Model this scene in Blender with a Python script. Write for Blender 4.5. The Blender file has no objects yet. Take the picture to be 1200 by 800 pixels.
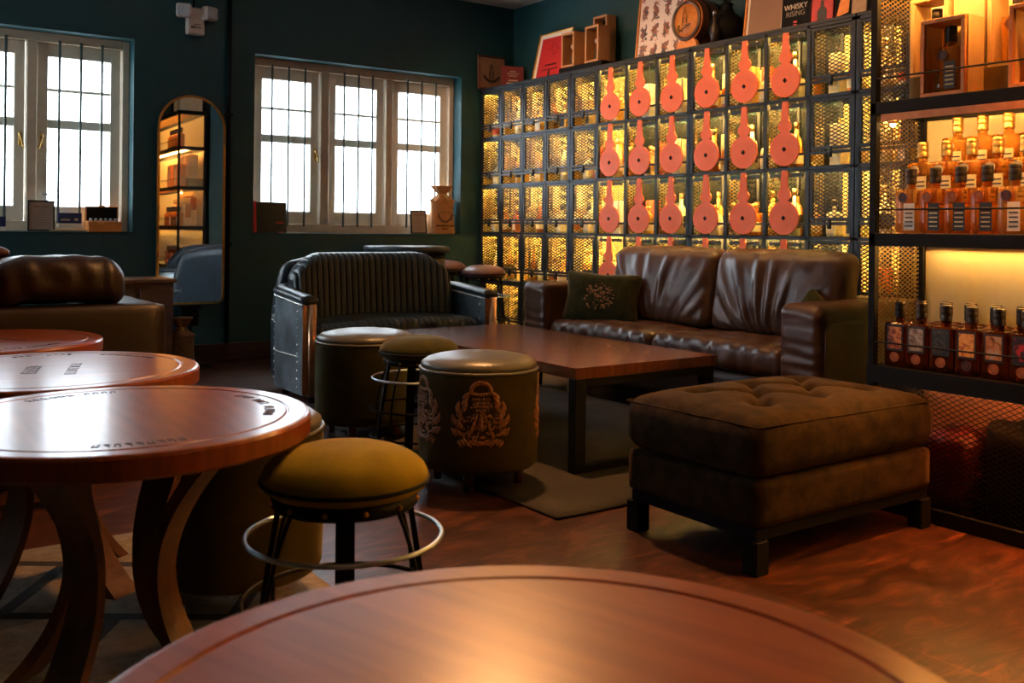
import bpy, bmesh, math, random
from mathutils import Vector, Matrix, noise
random.seed(7)
PI = math.pi
sc = bpy.context.scene
COL = sc.collection

# ------------------------------------------------------------------ materials
def new_mat(name):
    m = bpy.data.materials.new(name); m.use_nodes = True
    nt = m.node_tree; b = nt.nodes['Principled BSDF']
    return m, nt, b
def setp(b, **k):
    for n, v in k.items():
        n = n.replace('_', ' ')
        if n in b.inputs:
            b.inputs[n].default_value = v
def rgba(c): return (c[0], c[1], c[2], 1.0)
def ramp(nt, stops):
    r = nt.nodes.new('ShaderNodeValToRGB')
    el = r.color_ramp.elements
    while len(el) < len(stops): el.new(0.5)
    for e, (p, c) in zip(el, stops):
        e.position = p; e.color = rgba(c)
    return r
def coords(nt, scale=(1,1,1), rot=(0,0,0), kind='Object'):
    tc = nt.nodes.new('ShaderNodeTexCoord'); mp = nt.nodes.new('ShaderNodeMapping')
    mp.inputs['Scale'].default_value = scale; mp.inputs['Rotation'].default_value = rot
    nt.links.new(tc.outputs[kind], mp.inputs['Vector']); return mp
def noise_tex(nt, mp, scale, detail=4, rough=.55, dist=0):
    n = nt.nodes.new('ShaderNodeTexNoise')
    n.inputs['Scale'].default_value = scale; n.inputs['Detail'].default_value = detail
    n.inputs['Roughness'].default_value = rough; n.inputs['Distortion'].default_value = dist
    nt.links.new(mp.outputs[0], n.inputs['Vector']); return n
def bump(nt, b, src, strength, dist=.01):
    bp = nt.nodes.new('ShaderNodeBump'); bp.inputs['Strength'].default_value = strength
    bp.inputs['Distance'].default_value = dist
    nt.links.new(src, bp.inputs['Height']); nt.links.new(bp.outputs[0], b.inputs['Normal']); return bp
def plain(name, c, rough=.5, metal=0, var=.15, scale=30, bmp=0, **k):
    m, nt, b = new_mat(name)
    mp = coords(nt); n = noise_tex(nt, mp, scale)
    lo = tuple(x*(1-var) for x in c); hi = tuple(min(1, x*(1+var)) for x in c)
    r = ramp(nt, [(.3, lo), (.7, hi)]); nt.links.new(n.outputs['Fac'], r.inputs[0])
    nt.links.new(r.outputs[0], b.inputs['Base Color'])
    setp(b, Roughness=rough, Metallic=metal, **k)
    if bmp: bump(nt, b, n.outputs['Fac'], bmp)
    return m
def wood(name, c1, c2, scale=(1,12,12), rough=.35, ns=3, bmp=.12, coat=0, rvar=0):
    m, nt, b = new_mat(name)
    mp = coords(nt, scale)
    n = noise_tex(nt, mp, ns, 8, .6, .25)
    r = ramp(nt, [(.28, c1), (.5, tuple((a+d)/2 for a, d in zip(c1, c2))), (.72, c2)])
    nt.links.new(n.outputs['Fac'], r.inputs[0]); nt.links.new(r.outputs[0], b.inputs['Base Color'])
    setp(b, Roughness=rough); b.inputs['Coat Weight'].default_value = coat; b.inputs['Coat Roughness'].default_value = .14
    if rvar:
        mr = nt.nodes.new('ShaderNodeMapRange'); mr.inputs['To Min'].default_value = rough-rvar; mr.inputs['To Max'].default_value = rough+rvar
        n2 = noise_tex(nt, coords(nt), 5, 3)
        nt.links.new(n2.outputs['Fac'], mr.inputs['Value']); nt.links.new(mr.outputs[0], b.inputs['Roughness'])
    bump(nt, b, n.outputs['Fac'], bmp, .004)
    return m
def leather(name, c1, c2, rough=.35, bmp=.25, scale=220, patch=6, crease=0):
    m, nt, b = new_mat(name)
    mp = coords(nt); n = noise_tex(nt, mp, patch, 5)
    r = ramp(nt, [(.3, c1), (.7, c2)]); nt.links.new(n.outputs['Fac'], r.inputs[0])
    nt.links.new(r.outputs[0], b.inputs['Base Color'])
    v = nt.nodes.new('ShaderNodeTexVoronoi'); v.inputs['Scale'].default_value = scale
    nt.links.new(mp.outputs[0], v.inputs['Vector'])
    n2 = noise_tex(nt, coords(nt, (1,1,.4)), 14, 6, .6, .8)
    mx = nt.nodes.new('ShaderNodeMath'); mx.operation = 'MULTIPLY_ADD'
    nt.links.new(v.outputs['Distance'], mx.inputs[0]); mx.inputs[1].default_value = .25
    nt.links.new(n2.outputs['Fac'], mx.inputs[2])
    bump(nt, b, mx.outputs[0], bmp, .01)
    setp(b, Roughness=rough); b.inputs['Specular IOR Level'].default_value = .6
    return m
def velvet(name, c1, c2, patch=9, sheen=.8, tint=(1,.85,.45), rough=.85):
    m, nt, b = new_mat(name)
    mp = coords(nt); n = noise_tex(nt, mp, patch, 6, .65, .4)
    r = ramp(nt, [(.3, c1), (.7, c2)]); nt.links.new(n.outputs['Fac'], r.inputs[0])
    nt.links.new(r.outputs[0], b.inputs['Base Color'])
    setp(b, Roughness=rough); b.inputs['Specular IOR Level'].default_value = .12; b.inputs['Sheen Weight'].default_value = sheen
    b.inputs['Sheen Tint'].default_value = rgba(tint); b.inputs['Sheen Roughness'].default_value = .4
    n2 = noise_tex(nt, mp, 260, 2); bump(nt, b, n2.outputs['Fac'], .15, .003)
    return m
def emit(name, c, s):
    m, nt, b = new_mat(name)
    setp(b, Roughness=.5); b.inputs['Base Color'].default_value = rgba(c)
    b.inputs['Emission Color'].default_value = rgba(c); b.inputs['Emission Strength'].default_value = s
    return m
def glassy(name, c, trans=.8, rough=.04, ior=1.36):
    m, nt, b = new_mat(name)
    b.inputs['Base Color'].default_value = rgba(c)
    setp(b, Roughness=rough, IOR=ior); b.inputs['Transmission Weight'].default_value = trans
    n = noise_tex(nt, coords(nt), 25, 2); bump(nt, b, n.outputs['Fac'], .05, .004)
    return m

M = {}
M['wall'] = plain('teal_paint', (.005,.050,.062), .55, var=.12, scale=14, bmp=.05)
M['reveal'] = M['wall']
M['ceiling'] = plain('cream_ceiling_paint', (.50,.44,.37), .8, var=.03)
M['baseboard'] = wood('baseboard_wood', (.018,.006,.004), (.05,.016,.009), (1,1,10), .4)
M['frame_w'] = plain('aged_cream_paint', (.62,.50,.36), .5, var=.08, scale=12)
M['sash_w'] = plain('white_window_paint', (.82,.76,.64), .45, var=.05, scale=12)
M['winbar'] = plain('grey_green_bar_paint', (.10,.13,.12), .5)
M['brass'] = plain('brass', (.42,.26,.08), .32, 1)
M['gold'] = plain('gilt_metal', (.62,.33,.09), .28, 1)
M['black'] = plain('black_metal', (.0025,.003,.0035), .6, 0, scale=50, Specular_IOR_Level=.2)
M['blackmat'] = plain('matt_black', (.003,.003,.0035), .7, Specular_IOR_Level=.15)
M['locker'] = plain('dark_steel', (.012,.017,.024), .42, .25, var=.3, scale=20)
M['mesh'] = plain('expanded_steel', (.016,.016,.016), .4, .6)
M['meshlit'] = plain('lamplit_expanded_steel', (.20,.14,.055), .4, .7)  # gold of the lamplight put into the steel colour
M['yboard'] = plain('lamplit_yellow_board', (.80,.62,.24), .6, var=.12, scale=9)  # yellow glow of the lamplit locker interior put into the colour
M['cream'] = plain('cream_backing_board', (.60,.56,.36), .65, var=.03)
M['orange'] = plain('orange_painted_board', (.75,.145,.045), .55, var=.08, scale=9)
M['led'] = emit('warm_led', (1,.58,.14), 520)
M['led2'] = emit('amber_led', (1,.50,.12), 105)
M['ledred'] = emit('orange_led', (1,.27,.05), 200)
M['bulb'] = emit('warm_bulb', (1,.55,.18), 60)
M['mirror'] = plain('silvered_glass', (.92,.93,.92), .01, 1, var=0)
M['barrel'] = wood('barrel_oak', (.035,.014,.007), (.11,.045,.018), (8,8,1), .4)
M['bright_oak'] = wood('bright_oak', (.55,.17,.03), (.78,.30,.07), (3,8,8), .45)
M['pine'] = wood('pale_pine', (.58,.36,.15), (.78,.53,.26), (6,6,1), .5)
M['cedar'] = wood('cedar_box_wood', (.40,.18,.07), (.58,.28,.11), (6,6,1.2), .5)
M['tabletop'] = wood('table_oak_varnish', (.17,.034,.010), (.34,.082,.020), (16,1,1), .31, 2.2, .03, .35, .05)
M['tableleg'] = wood('stave_wood', (.07,.022,.009), (.19,.065,.022), (6,6,1), .35, 4)
M['walnut'] = wood('walnut_slab', (.095,.028,.013), (.21,.070,.030), (14,1,1), .22, 2.5, .03, .3, .04)
M['sidewood'] = wood('mahogany', (.05,.016,.009), (.12,.04,.018), (1,8,8), .35)
M['ink'] = plain('dark_stencil_ink', (.015,.008,.006), .5)
M['brownleather'] = leather('brown_leather', (.055,.022,.012), (.105,.045,.024), .34, .2)
M['darkbrown'] = leather('dark_brown_leather', (.013,.0045,.0028), (.028,.010,.006), .40, .2)
M['blackleather'] = leather('black_leather', (.014,.022,.030), (.032,.046,.060), .36, .02, patch=5)
M['poufleather'] = leather('pewter_leather', (.075,.072,.058), (.13,.125,.10), .30, .2)
M['mauveleather'] = leather('mauve_leather', (.10,.035,.035), (.17,.07,.065), .4, .2)
M['alu'] = plain('riveted_aluminium', (.56,.68,.76), .38, 1, var=.30, scale=7, bmp=.25)
M['copper'] = plain('copper_trim', (.72,.42,.24), .3, 1)
M['rivet'] = plain('steel_rivets', (.75,.75,.72), .2, 1)
M['olive'] = velvet('olive_velvet', (.030,.021,.004), (.060,.042,.008), sheen=.2)
M['mustard'] = velvet('mustard_velvet', (.24,.175,.006), (.36,.265,.010), sheen=.12, tint=(1,.8,.3))
M['darkolive'] = velvet('moss_velvet', (.026,.024,.006), (.055,.05,.013), sheen=.25)
M['suede'] = velvet('brown_suede', (.008,.0042,.0015), (.042,.022,.007), patch=13, sheen=.03, tint=(1,.7,.4))
M['pillowgreen'] = velvet('bottle_green_velvet', (.012,.014,.005), (.045,.040,.012), patch=12, sheen=.4)
M['crest'] = plain('bronze_embroidery', (.30,.12,.035), .55, 0, var=.5, scale=90)
M['burlap'] = plain('burlap', (.46,.22,.09), .9, var=.25, scale=60, bmp=.4)
M['burlapdark'] = plain('aged_burlap', (.20,.09,.035), .9, var=.3, scale=60, bmp=.4)
M['paper'] = plain('notice_paper', (.42,.33,.28), .7, var=.05)
M['white'] = plain('white_plastic', (.62,.50,.44), .4, var=.05)
M['lens'] = plain('clear_grey_plastic', (.42,.42,.46), .3, var=.1)
M['red'] = plain('red_print', (.50,.02,.022), .5, var=.1)
M['redbook'] = plain('dark_red_cloth', (.22,.03,.03), .6)
M['mat'] = plain('white_mount', (.75,.68,.58), .6, var=.03)
M['brownprint'] = plain('tan_leather_print', (.26,.14,.085), .4, var=.15, scale=4)
M['blackbook'] = plain('black_cover', (.004,.004,.005), .7, Specular_IOR_Level=.15)
M['title'] = plain('cream_lettering', (.60,.48,.34), .5)
M['titledim'] = plain('grey_lettering', (.22,.17,.12), .5)
M['blue'] = plain('navy_card', (.016,.028,.11), .5)
M['tan'] = plain('tan_card', (.42,.27,.14), .6)
M['clear'] = glassy('clear_glass', (.95,.97,.95), .9, .03, 1.45)
def pane_mat():
    m, nt, b = new_mat('window_glass')
    tr = nt.nodes.new('ShaderNodeBsdfTransparent'); gl = nt.nodes.new('ShaderNodeBsdfGlossy'); gl.inputs['Roughness'].default_value = .02
    mx = nt.nodes.new('ShaderNodeMixShader'); mx.inputs[0].default_value = .06
    nt.links.new(tr.outputs[0], mx.inputs[1]); nt.links.new(gl.outputs[0], mx.inputs[2])
    nt.links.new(mx.outputs[0], nt.nodes['Material Output'].inputs['Surface']); nt.nodes.remove(b); return m
M['pane'] = pane_mat()
WH = []
for i, c in enumerate([(.98,.60,.18), (.95,.42,.07), (.99,.74,.34), (.85,.25,.03), (.99,.85,.55), (.30,.06,.012)]):
    WH.append(glassy('whisky_%s' % ['gold','amber','honey','sherry','straw','dark'][i], c, .80, .05, 1.22))
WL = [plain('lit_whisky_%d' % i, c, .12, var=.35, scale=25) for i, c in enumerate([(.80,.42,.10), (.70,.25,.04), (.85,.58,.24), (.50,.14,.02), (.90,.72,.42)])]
LB = [plain('label_cream', (.85,.72,.45), .6, var=.1), plain('label_white', (.85,.80,.70), .6, var=.1), plain('label_red', (.65,.10,.04), .6),
      plain('label_ochre', (.75,.42,.10), .6), plain('label_black', (.02,.018,.016), .5), plain('label_orange', (.85,.28,.05), .6)]
M['capdark'] = plain('dark_stopper', (.030,.020,.012), .4, var=.3)
M['capgold'] = plain('gold_stopper', (.60,.38,.12), .3, .8)
M['caplit'] = plain('tan_stopper', (.50,.30,.11), .35, .4)
M['seal'] = plain('seal_disc', (.42,.13,.035), .6, 0)
M['sealdark'] = plain('dark_seal_disc', (.09,.03,.02), .5)

def floor_mat():
    m, nt, b = new_mat('dark_red_wood_floor')
    mp = coords(nt, (1,1,1), (0,0,0))
    bk = nt.nodes.new('ShaderNodeTexBrick'); nt.links.new(mp.outputs[0], bk.inputs['Vector'])
    bk.inputs['Scale'].default_value = 1; bk.inputs['Brick Width'].default_value = 1.5; bk.inputs['Row Height'].default_value = .62
    bk.inputs['Mortar Size'].default_value = .004; bk.inputs['Color1'].default_value = (1,1,1,1); bk.inputs['Color2'].default_value = (.8,.8,.8,1)
    bk.inputs['Mortar'].default_value = (1.6,1.3,1.1,1)
    n = noise_tex(nt, coords(nt, (1,3.2,1)), 3.2, 9, .62, 2.2)
    r = ramp(nt, [(.30, (.010,.003,.002)), (.5, (.050,.015,.007)), (.72, (.17,.050,.018))])
    nt.links.new(n.outputs['Fac'], r.inputs[0])
    mx = nt.nodes.new('ShaderNodeMixRGB'); mx.blend_type = 'MULTIPLY'; mx.inputs[0].default_value = 1
    nt.links.new(r.outputs[0], mx.inputs[1]); nt.links.new(bk.outputs[0], mx.inputs[2])
    nt.links.new(mx.outputs[0], b.inputs['Base Color'])
    mr = nt.nodes.new('ShaderNodeMapRange'); mr.inputs['To Min'].default_value = .28; mr.inputs['To Max'].default_value = .5
    n2 = noise_tex(nt, mp, 2.2, 5); nt.links.new(n2.outputs['Fac'], mr.inputs['Value']); nt.links.new(mr.outputs[0], b.inputs['Roughness'])
    bump(nt, b, n.outputs['Fac'], .12, .004)
    return m
M['floor'] = floor_mat()
def rug_mat(name, stops, sc_=1.6, lines=False):
    m, nt, b = new_mat(name)
    mp = coords(nt)
    n = noise_tex(nt, mp, sc_, 6, .6, .6)
    r = ramp(nt, stops); nt.links.new(n.outputs['Fac'], r.inputs[0])
    out = r.outputs[0]
    if lines:
        ck = nt.nodes.new('ShaderNodeTexBrick'); nt.links.new(coords(nt, (1,1,1), (0,0,.6)).outputs[0], ck.inputs['Vector'])
        ck.inputs['Scale'].default_value = 1; ck.inputs['Brick Width'].default_value = .62; ck.inputs['Row Height'].default_value = .40
        ck.inputs['Mortar Size'].default_value = .022; ck.inputs['Color1'].default_value = (1,1,1,1); ck.inputs['Color2'].default_value = (.75,.8,.85,1); ck.inputs['Mortar'].default_value = (.06,.06,.08,1)
        mx = nt.nodes.new('ShaderNodeMixRGB'); mx.blend_type = 'MULTIPLY'; mx.inputs[0].default_value = 1
        nt.links.new(out, mx.inputs[1]); nt.links.new(ck.outputs[0], mx.inputs[2]); out = mx.outputs[0]
    nt.links.new(out, b.inputs['Base Color']); setp(b, Roughness=.85)
    n2 = noise_tex(nt, mp, 180, 3); bump(nt, b, n2.outputs['Fac'], .5, .006)
    return m
M['rug'] = rug_mat('grey_brown_patch_rug', [(.3, (.014,.012,.011)), (.5, (.034,.027,.020)), (.7, (.080,.068,.056))])
M['rug2'] = rug_mat('tan_banded_rug', [(.3, (.16,.12,.08)), (.7, (.30,.24,.18))], 30, True)

def poster_mat():
    # white sheet with a grid of small coloured figure-like blots
    m, nt, b = new_mat('illustrated_poster_print')
    mp = coords(nt, (1,1,1))
    sp = nt.nodes.new('ShaderNodeSeparateXYZ'); nt.links.new(mp.outputs[0], sp.inputs[0])
    def math_(op, a, bb=None, c=None):
        n = nt.nodes.new('ShaderNodeMath'); n.operation = op
        for i, x in enumerate((a, bb, c)):
            if x is None: continue
            if isinstance(x, (int, float)): n.inputs[i].default_value = x
            else: nt.links.new(x, n.inputs[i])
        return n.outputs[0]
    fx = math_('SUBTRACT', math_('FRACT', math_('MULTIPLY', sp.outputs['Y'], 8.2)), .5)
    fz = math_('SUBTRACT', math_('FRACT', math_('MULTIPLY', sp.outputs['Z'], 6.4)), .5)
    d = math_('MAXIMUM', math_('MULTIPLY', math_('ABSOLUTE', fx), 1.3), math_('ABSOLUTE', fz))
    n = noise_tex(nt, mp, 34, 2, .5, .4)
    s = math_('ADD', math_('MULTIPLY', n.outputs['Fac'], .9), math_('MULTIPLY', d, -1.0))
    mask = math_('GREATER_THAN', s, .12)
    cn = noise_tex(nt, mp, 17, 1, .5)
    r = ramp(nt, [(.3, (.05,.05,.07)), (.42, (.30,.09,.05)), (.5, (.10,.07,.06)), (.56, (.55,.16,.05)), (.62, (.16,.14,.15)), (.72, (.55,.10,.12))])
    r.color_ramp.interpolation = 'CONSTANT'
    nt.links.new(cn.outputs['Fac'], r.inputs[0])
    mx = nt.nodes.new('ShaderNodeMixRGB'); nt.links.new(mask, mx.inputs[0]); mx.inputs[1].default_value = (.80,.66,.58,1)
    nt.links.new(r.outputs[0], mx.inputs[2]); nt.links.new(mx.outputs[0], b.inputs['Base Color']); setp(b, Roughness=.4)
    return m
M['poster'] = poster_mat()
M['darkred'] = plain('dark_red_paper', (.10,.008,.006), .4)

# ------------------------------------------------------------------ mesh builder
class MB:
    def __init__(s): s.v = []; s.f = []; s.m = []; s.sm = []
    def add(s, vs, fs, mi=0, smooth=False, mat=None):
        o = len(s.v)
        if mat is not None: vs = [mat @ Vector(p) for p in vs]
        s.v += [tuple(p) for p in vs]
        for f in fs:
            s.f.append([i+o for i in f]); s.m.append(mi); s.sm.append(smooth)
        return s
    def box(s, a, b, mi=0, bev=0, mat=None):
        # a, b: opposite corners
        lo = [min(a[i], b[i]) for i in range(3)]; hi = [max(a[i], b[i]) for i in range(3)]
        c = [(lo[i]+hi[i])/2 for i in range(3)]; h = [(hi[i]-lo[i])/2 for i in range(3)]
        bev = min(bev, min(h)*.95)
        if bev <= 0:
            vs = [(c[0]+x*h[0], c[1]+y*h[1], c[2]+z*h[2]) for x in (-1,1) for y in (-1,1) for z in (-1,1)]
            return s.add(vs, [(0,1,3,2),(4,6,7,5),(0,4,5,1),(2,3,7,6),(0,2,6,4),(1,5,7,3)], mi, False, mat)
        vs = []
        idx = {}
        for x in (-1,1):
            for y in (-1,1):
                for z in (-1,1):
                    for ax in range(3):
                        p = [c[0]+x*(h[0]-bev), c[1]+y*(h[1]-bev), c[2]+z*(h[2]-bev)]
                        p[ax] = c[ax] + (x,y,z)[ax]*h[ax]
                        idx[(x,y,z,ax)] = len(vs); vs.append(p)
        fs = []
        for ax in range(3):
            o = [i for i in range(3) if i != ax]
            for sg in (-1,1):
                q = []
                for (u, w) in ((-1,-1),(1,-1),(1,1),(-1,1)):
                    k = [0,0,0]; k[ax] = sg; k[o[0]] = u; k[o[1]] = w
                    q.append(idx[(k[0],k[1],k[2],ax)])
                fs.append(q)
            # edges along axis ax
            for u in (-1,1):
                for w in (-1,1):
                    k0 = [0,0,0]; k0[ax] = -1; k0[o[0]] = u; k0[o[1]] = w
                    k1 = list(k0); k1[ax] = 1
                    fs.append([idx[(*k0, o[0])], idx[(*k1, o[0])], idx[(*k1, o[1])], idx[(*k0, o[1])]])
        for x in (-1,1):
            for y in (-1,1):
                for z in (-1,1):
                    fs.append([idx[(x,y,z,0)], idx[(x,y,z,1)], idx[(x,y,z,2)]])
        return s.add(vs, fs, mi, False, mat)
    def lathe(s, prof, c=(0,0,0), n=32, mi=0, smooth=True, mat=None, cap=True):
        vs = []; fs = []
        for r, z in prof:
            for k in range(n):
                a = 2*PI*k/n; vs.append((c[0]+r*math.cos(a), c[1]+r*math.sin(a), c[2]+z))
        for i in range(len(prof)-1):
            for k in range(n):
                k2 = (k+1) % n
                fs.append((i*n+k, i*n+k2, (i+1)*n+k2, (i+1)*n+k))
        if cap:
            fs.append(list(range(n))[::-1]); fs.append([(len(prof)-1)*n+k for k in range(n)])
        return s.add(vs, fs, mi, smooth, mat)
    def sweep(s, path, sect, closed=False, mi=0, smooth=False, up=(0,0,1), mat=None):
        # sect: list of 2D points (side, up) ; may be a function of t
        n = len(path); P = [Vector(p) for p in path]; vs = []; fs = []
        m = None; U = Vector(up)
        for i in range(n):
            if closed: t = P[(i+1) % n]-P[i-1]
            else: t = P[min(i+1, n-1)]-P[max(i-1, 0)]
            t.normalize()
            side = t.cross(U)
            if side.length < 1e-4: side = t.cross(Vector((1,0,0.01)))
            side.normalize(); w = side.cross(t).normalized()
            S = sect(i/(n-1)) if callable(sect) else sect
            m = len(S)
            for a, b in S: vs.append(P[i]+side*a+w*b)
        for i in range(n if closed else n-1):
            j = (i+1) % n
            for k in range(m):
                k2 = (k+1) % m
                fs.append((i*m+k, i*m+k2, j*m+k2, j*m+k))
        if not closed:
            fs.append(list(range(m))[::-1]); fs.append([(n-1)*m+k for k in range(m)])
        return s.add(vs, fs, mi, smooth, mat)
    def tube(s, path, r, closed=False, n=8, mi=0, mat=None, up=(0,0,1)):
        return s.sweep(path, [(r*math.cos(2*PI*k/n), r*math.sin(2*PI*k/n)) for k in range(n)], closed, mi, True, up, mat)
    def ring(s, c, R, r, n=48, m=8, mi=0):
        return s.tube([(c[0]+R*math.cos(2*PI*k/n), c[1]+R*math.sin(2*PI*k/n), c[2]) for k in range(n)], r, True, m, mi)
    def ball(s, c, r, n=8, mi=0, sc_=(1,1,1)):
        pr = []
        vs = []; fs = []
        h = n//2
        for i in range(h+1):
            a = -PI/2+PI*i/h
            for k in range(n):
                b = 2*PI*k/n
                vs.append((c[0]+r*sc_[0]*math.cos(a)*math.cos(b), c[1]+r*sc_[1]*math.cos(a)*math.sin(b), c[2]+r*sc_[2]*math.sin(a)))
        for i in range(h):
            for k in range(n):
                k2 = (k+1) % n; fs.append((i*n+k, i*n+k2, (i+1)*n+k2, (i+1)*n+k))
        return s.add(vs, fs, mi, True)
    def prism(s, poly, d0, d1, plane='XY', mi=0, smooth=False, mat=None):
        # poly in 2D, extruded between d0 and d1 along the third axis
        def P(a, b, d):
            return {'XY': (a,b,d), 'XZ': (a,d,b), 'YZ': (d,a,b)}[plane]
        n = len(poly)
        vs = [P(a,b,d0) for a,b in poly]+[P(a,b,d1) for a,b in poly]
        fs = [list(range(n))[::-1], list(range(n, 2*n))]
        for k in range(n):
            k2 = (k+1) % n; fs.append((k, k2, n+k2, n+k))
        return s.add(vs, fs, mi, smooth, mat)
    def soft(s, size, r, c=(0,0,0), n=(12,12,12), deform=None, mi=0, mat=None):
        h = [size[0]/2, size[1]/2, size[2]/2]; r = min(r, min(h)*.98)
        idx = {}; vs = []; fs = []
        def key(i,j,k):
            q = (i,j,k)
            if q not in idx:
                # cluster the grid near the rounded edges
                p = []
                for a, nn, hh in zip((i,j,k), n, h):
                    t = a/nn*2-1
                    p.append(t*hh)
                inner = [max(-(hh-r), min(hh-r, x)) for x, hh in zip(p, h)]
                d = Vector([x-y for x, y in zip(p, inner)])
                q2 = Vector(inner)+(d.normalized()*r if d.length > 1e-9 else d)
                if deform: q2 = Vector(deform(q2))
                idx[q] = len(vs); vs.append(q2+Vector(c))
            return idx[q]
        N = n
        for i in range(N[0]):
            for j in range(N[1]):
                fs.append((key(i,j,0), key(i,j+1,0), key(i+1,j+1,0), key(i+1,j,0)))
                fs.append((key(i,j,N[2]), key(i+1,j,N[2]), key(i+1,j+1,N[2]), key(i,j+1,N[2])))
        for i in range(N[0]):
            for k in range(N[2]):
                fs.append((key(i,0,k), key(i+1,0,k), key(i+1,0,k+1), key(i,0,k+1)))
                fs.append((key(i,N[1],k), key(i,N[1],k+1), key(i+1,N[1],k+1), key(i+1,N[1],k)))
        for j in range(N[1]):
            for k in range(N[2]):
                fs.append((key(0,j,k), key(0,j,k+1), key(0,j+1,k+1), key(0,j+1,k)))
                fs.append((key(N[0],j,k), key(N[0],j+1,k), key(N[0],j+1,k+1), key(N[0],j,k+1)))
        return s.add(vs, fs, mi, True, mat)
    def mesh(s, name, mats):
        me = bpy.data.meshes.new(name); me.from_pydata(s.v, [], s.f)
        for m in (mats if isinstance(mats, (list, tuple)) else [mats]): me.materials.append(M[m] if isinstance(m, str) else m)
        me.polygons.foreach_set('material_index', s.m); me.polygons.foreach_set('use_smooth', s.sm)
        bm = bmesh.new(); bm.from_mesh(me); bmesh.ops.recalc_face_normals(bm, faces=bm.faces); bm.to_mesh(me); bm.free()
        me.update(); return me
    def build(s, name, mats, parent=None, loc=None, rotz=0, **k):
        return link(name, s.mesh(name, mats), parent, loc, rotz, **k)
LABELS = {}
def link(name, data, parent=None, loc=None, rotz=0, label=None, cat=None, group=None, kind=None, rot=None):
    o = bpy.data.objects.new(name, data); COL.objects.link(o)
    if parent is not None: o.parent = parent
    if loc is not None: o.location = loc
    o.rotation_euler = rot if rot is not None else (0,0,rotz)
    tag(o, label, cat, group, kind); return o
def tag(o, label=None, cat=None, group=None, kind=None):
    if label:
        o['label'] = label; n = len(label.split())
        if not 4 <= n <= 16: print('LABELLEN', n, label)
        if label in LABELS: print('DUPLABEL', label)
        LABELS[label] = 1
    if cat: o['category'] = cat
    if group: o['group'] = group
    if kind: o['kind'] = kind
    return o
def thing(name, label, cat, loc=(0,0,0), rotz=0, group=None, rot=None):
    return link(name, None, None, loc, rotz, label, cat, group, None, rot)
def struct(name, mb, mats, parent=None):
    o = mb.build(name, mats, parent)
    if parent is None: o['kind'] = 'structure'
    return o
def dup(root, loc, label, rotz=0, group=None, rot=None):
    r = root.copy(); COL.objects.link(r); r.location = loc
    r.rotation_euler = rot if rot is not None else (0,0,rotz)
    for k in ('label',):
        if k in r: del r[k]
    tag(r, label, None, group)
    for ch in list(root.children):
        c = ch.copy(); COL.objects.link(c); c.parent = r
        for g in list(ch.children):
            d = g.copy(); COL.objects.link(d); d.parent = c
    return r
def text_mesh(txt, size, mat, extrude=.001, align='CENTER'):
    cu = bpy.data.curves.new('t', 'FONT'); cu.body = txt; cu.size = size; cu.extrude = extrude; cu.align_x = align; cu.resolution_u = 3
    o = bpy.data.objects.new('t', cu); COL.objects.link(o)
    dg = bpy.context.evaluated_depsgraph_get(); me = bpy.data.meshes.new_from_object(o.evaluated_get(dg))
    bpy.data.objects.remove(o); me.materials.clear(); me.materials.append(M[mat]); return me
def nz(x, y=0, z=0): return noise.noise(Vector((x, y, z)))

def lattice(W, H, pw=.024, ph=.012, w=.0022, t=.0016):
    """expanded metal: two families of diagonal strands clipped to a W x H rectangle in the XZ plane"""
    b = MB(); k = ph/pw
    for sgn in (1, -1):
        # line z = sgn*k*x + c
        c = -k*W - ph
        while c < H + k*W + ph:
            pts = []
            # intersect with the rect x in [-W/2,W/2], z in [0,H]
            x0, x1 = -W/2, W/2
            za, zb = sgn*k*x0+c, sgn*k*x1+c
            def clip(x0, z0, x1, z1):
                dx, dz = x1-x0, z1-z0; t0, t1 = 0, 1
                for p, q in ((-dz, z0), (dz, H-z0)):
                    if abs(p) < 1e-9:
                        if q < 0: return None
                        continue
                    r = q/p
                    if p < 0: t0 = max(t0, r)
                    else: t1 = min(t1, r)
                if t0 >= t1: return None
                return (x0+dx*t0, z0+dz*t0, x0+dx*t1, z0+dz*t1)
            q = clip(x0, za, x1, zb)
            if q and math.hypot(q[2]-q[0], q[3]-q[1]) > .004:
                ax, az, bx, bz = q; L = math.hypot(bx-ax, bz-az); nx, nz_ = -(bz-az)/L*w/2, (bx-ax)/L*w/2
                vs = []
                for y in (-t/2, t/2):
                    vs += [(ax+nx,y,az+nz_), (ax-nx,y,az-nz_), (bx-nx,y,bz-nz_), (bx+nx,y,bz+nz_)]
                b.add(vs, [(0,1,2,3),(7,6,5,4),(0,3,7,4),(1,5,6,2)])
            c += ph
    return b

# ================================================================== SETTING
H = 3.1
XL, YB = -2.4, -2.2      # the unseen left and rear walls
XR, YW = 5.2, 7.4
b = MB(); b.box((XL-.3, YB-.3, -.2), (XR+.3, YW+.45, 0)); struct('floor', b, 'floor')
b = MB(); b.box((XL-.3, YB-.3, H), (XR+.3, YW+.45, H+.2)); struct('ceiling', b, 'ceiling')
WINS = [(-.105, 1.81), (2.72, 4.635)]; WZ0, WZ1 = 1.0, 2.41; WT = .30
b = MB()
xs = [XL-.3, WINS[0][0], WINS[0][1], WINS[1][0], WINS[1][1], XR+.3]
for i in (0, 2, 4): b.box((xs[i], YW, 0), (xs[i+1], YW+WT, H))
for a, c in WINS:
    b.box((a, YW, 0), (c, YW+WT, WZ0)); b.box((a, YW, WZ1), (c, YW+WT, H))
struct('wall_back', b, 'wall')
b = MB(); b.box((XR, 2.2, 0), (XR+.3, YW, H)); struct('wall_right', b, 'wall')
b = MB(); b.box((3.68, YB-.3, 0), (XR+.3, 2.2, H)); struct('wall_right_front', b, 'wall')
b = MB(); LW = (5.9, 7.2)
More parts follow.
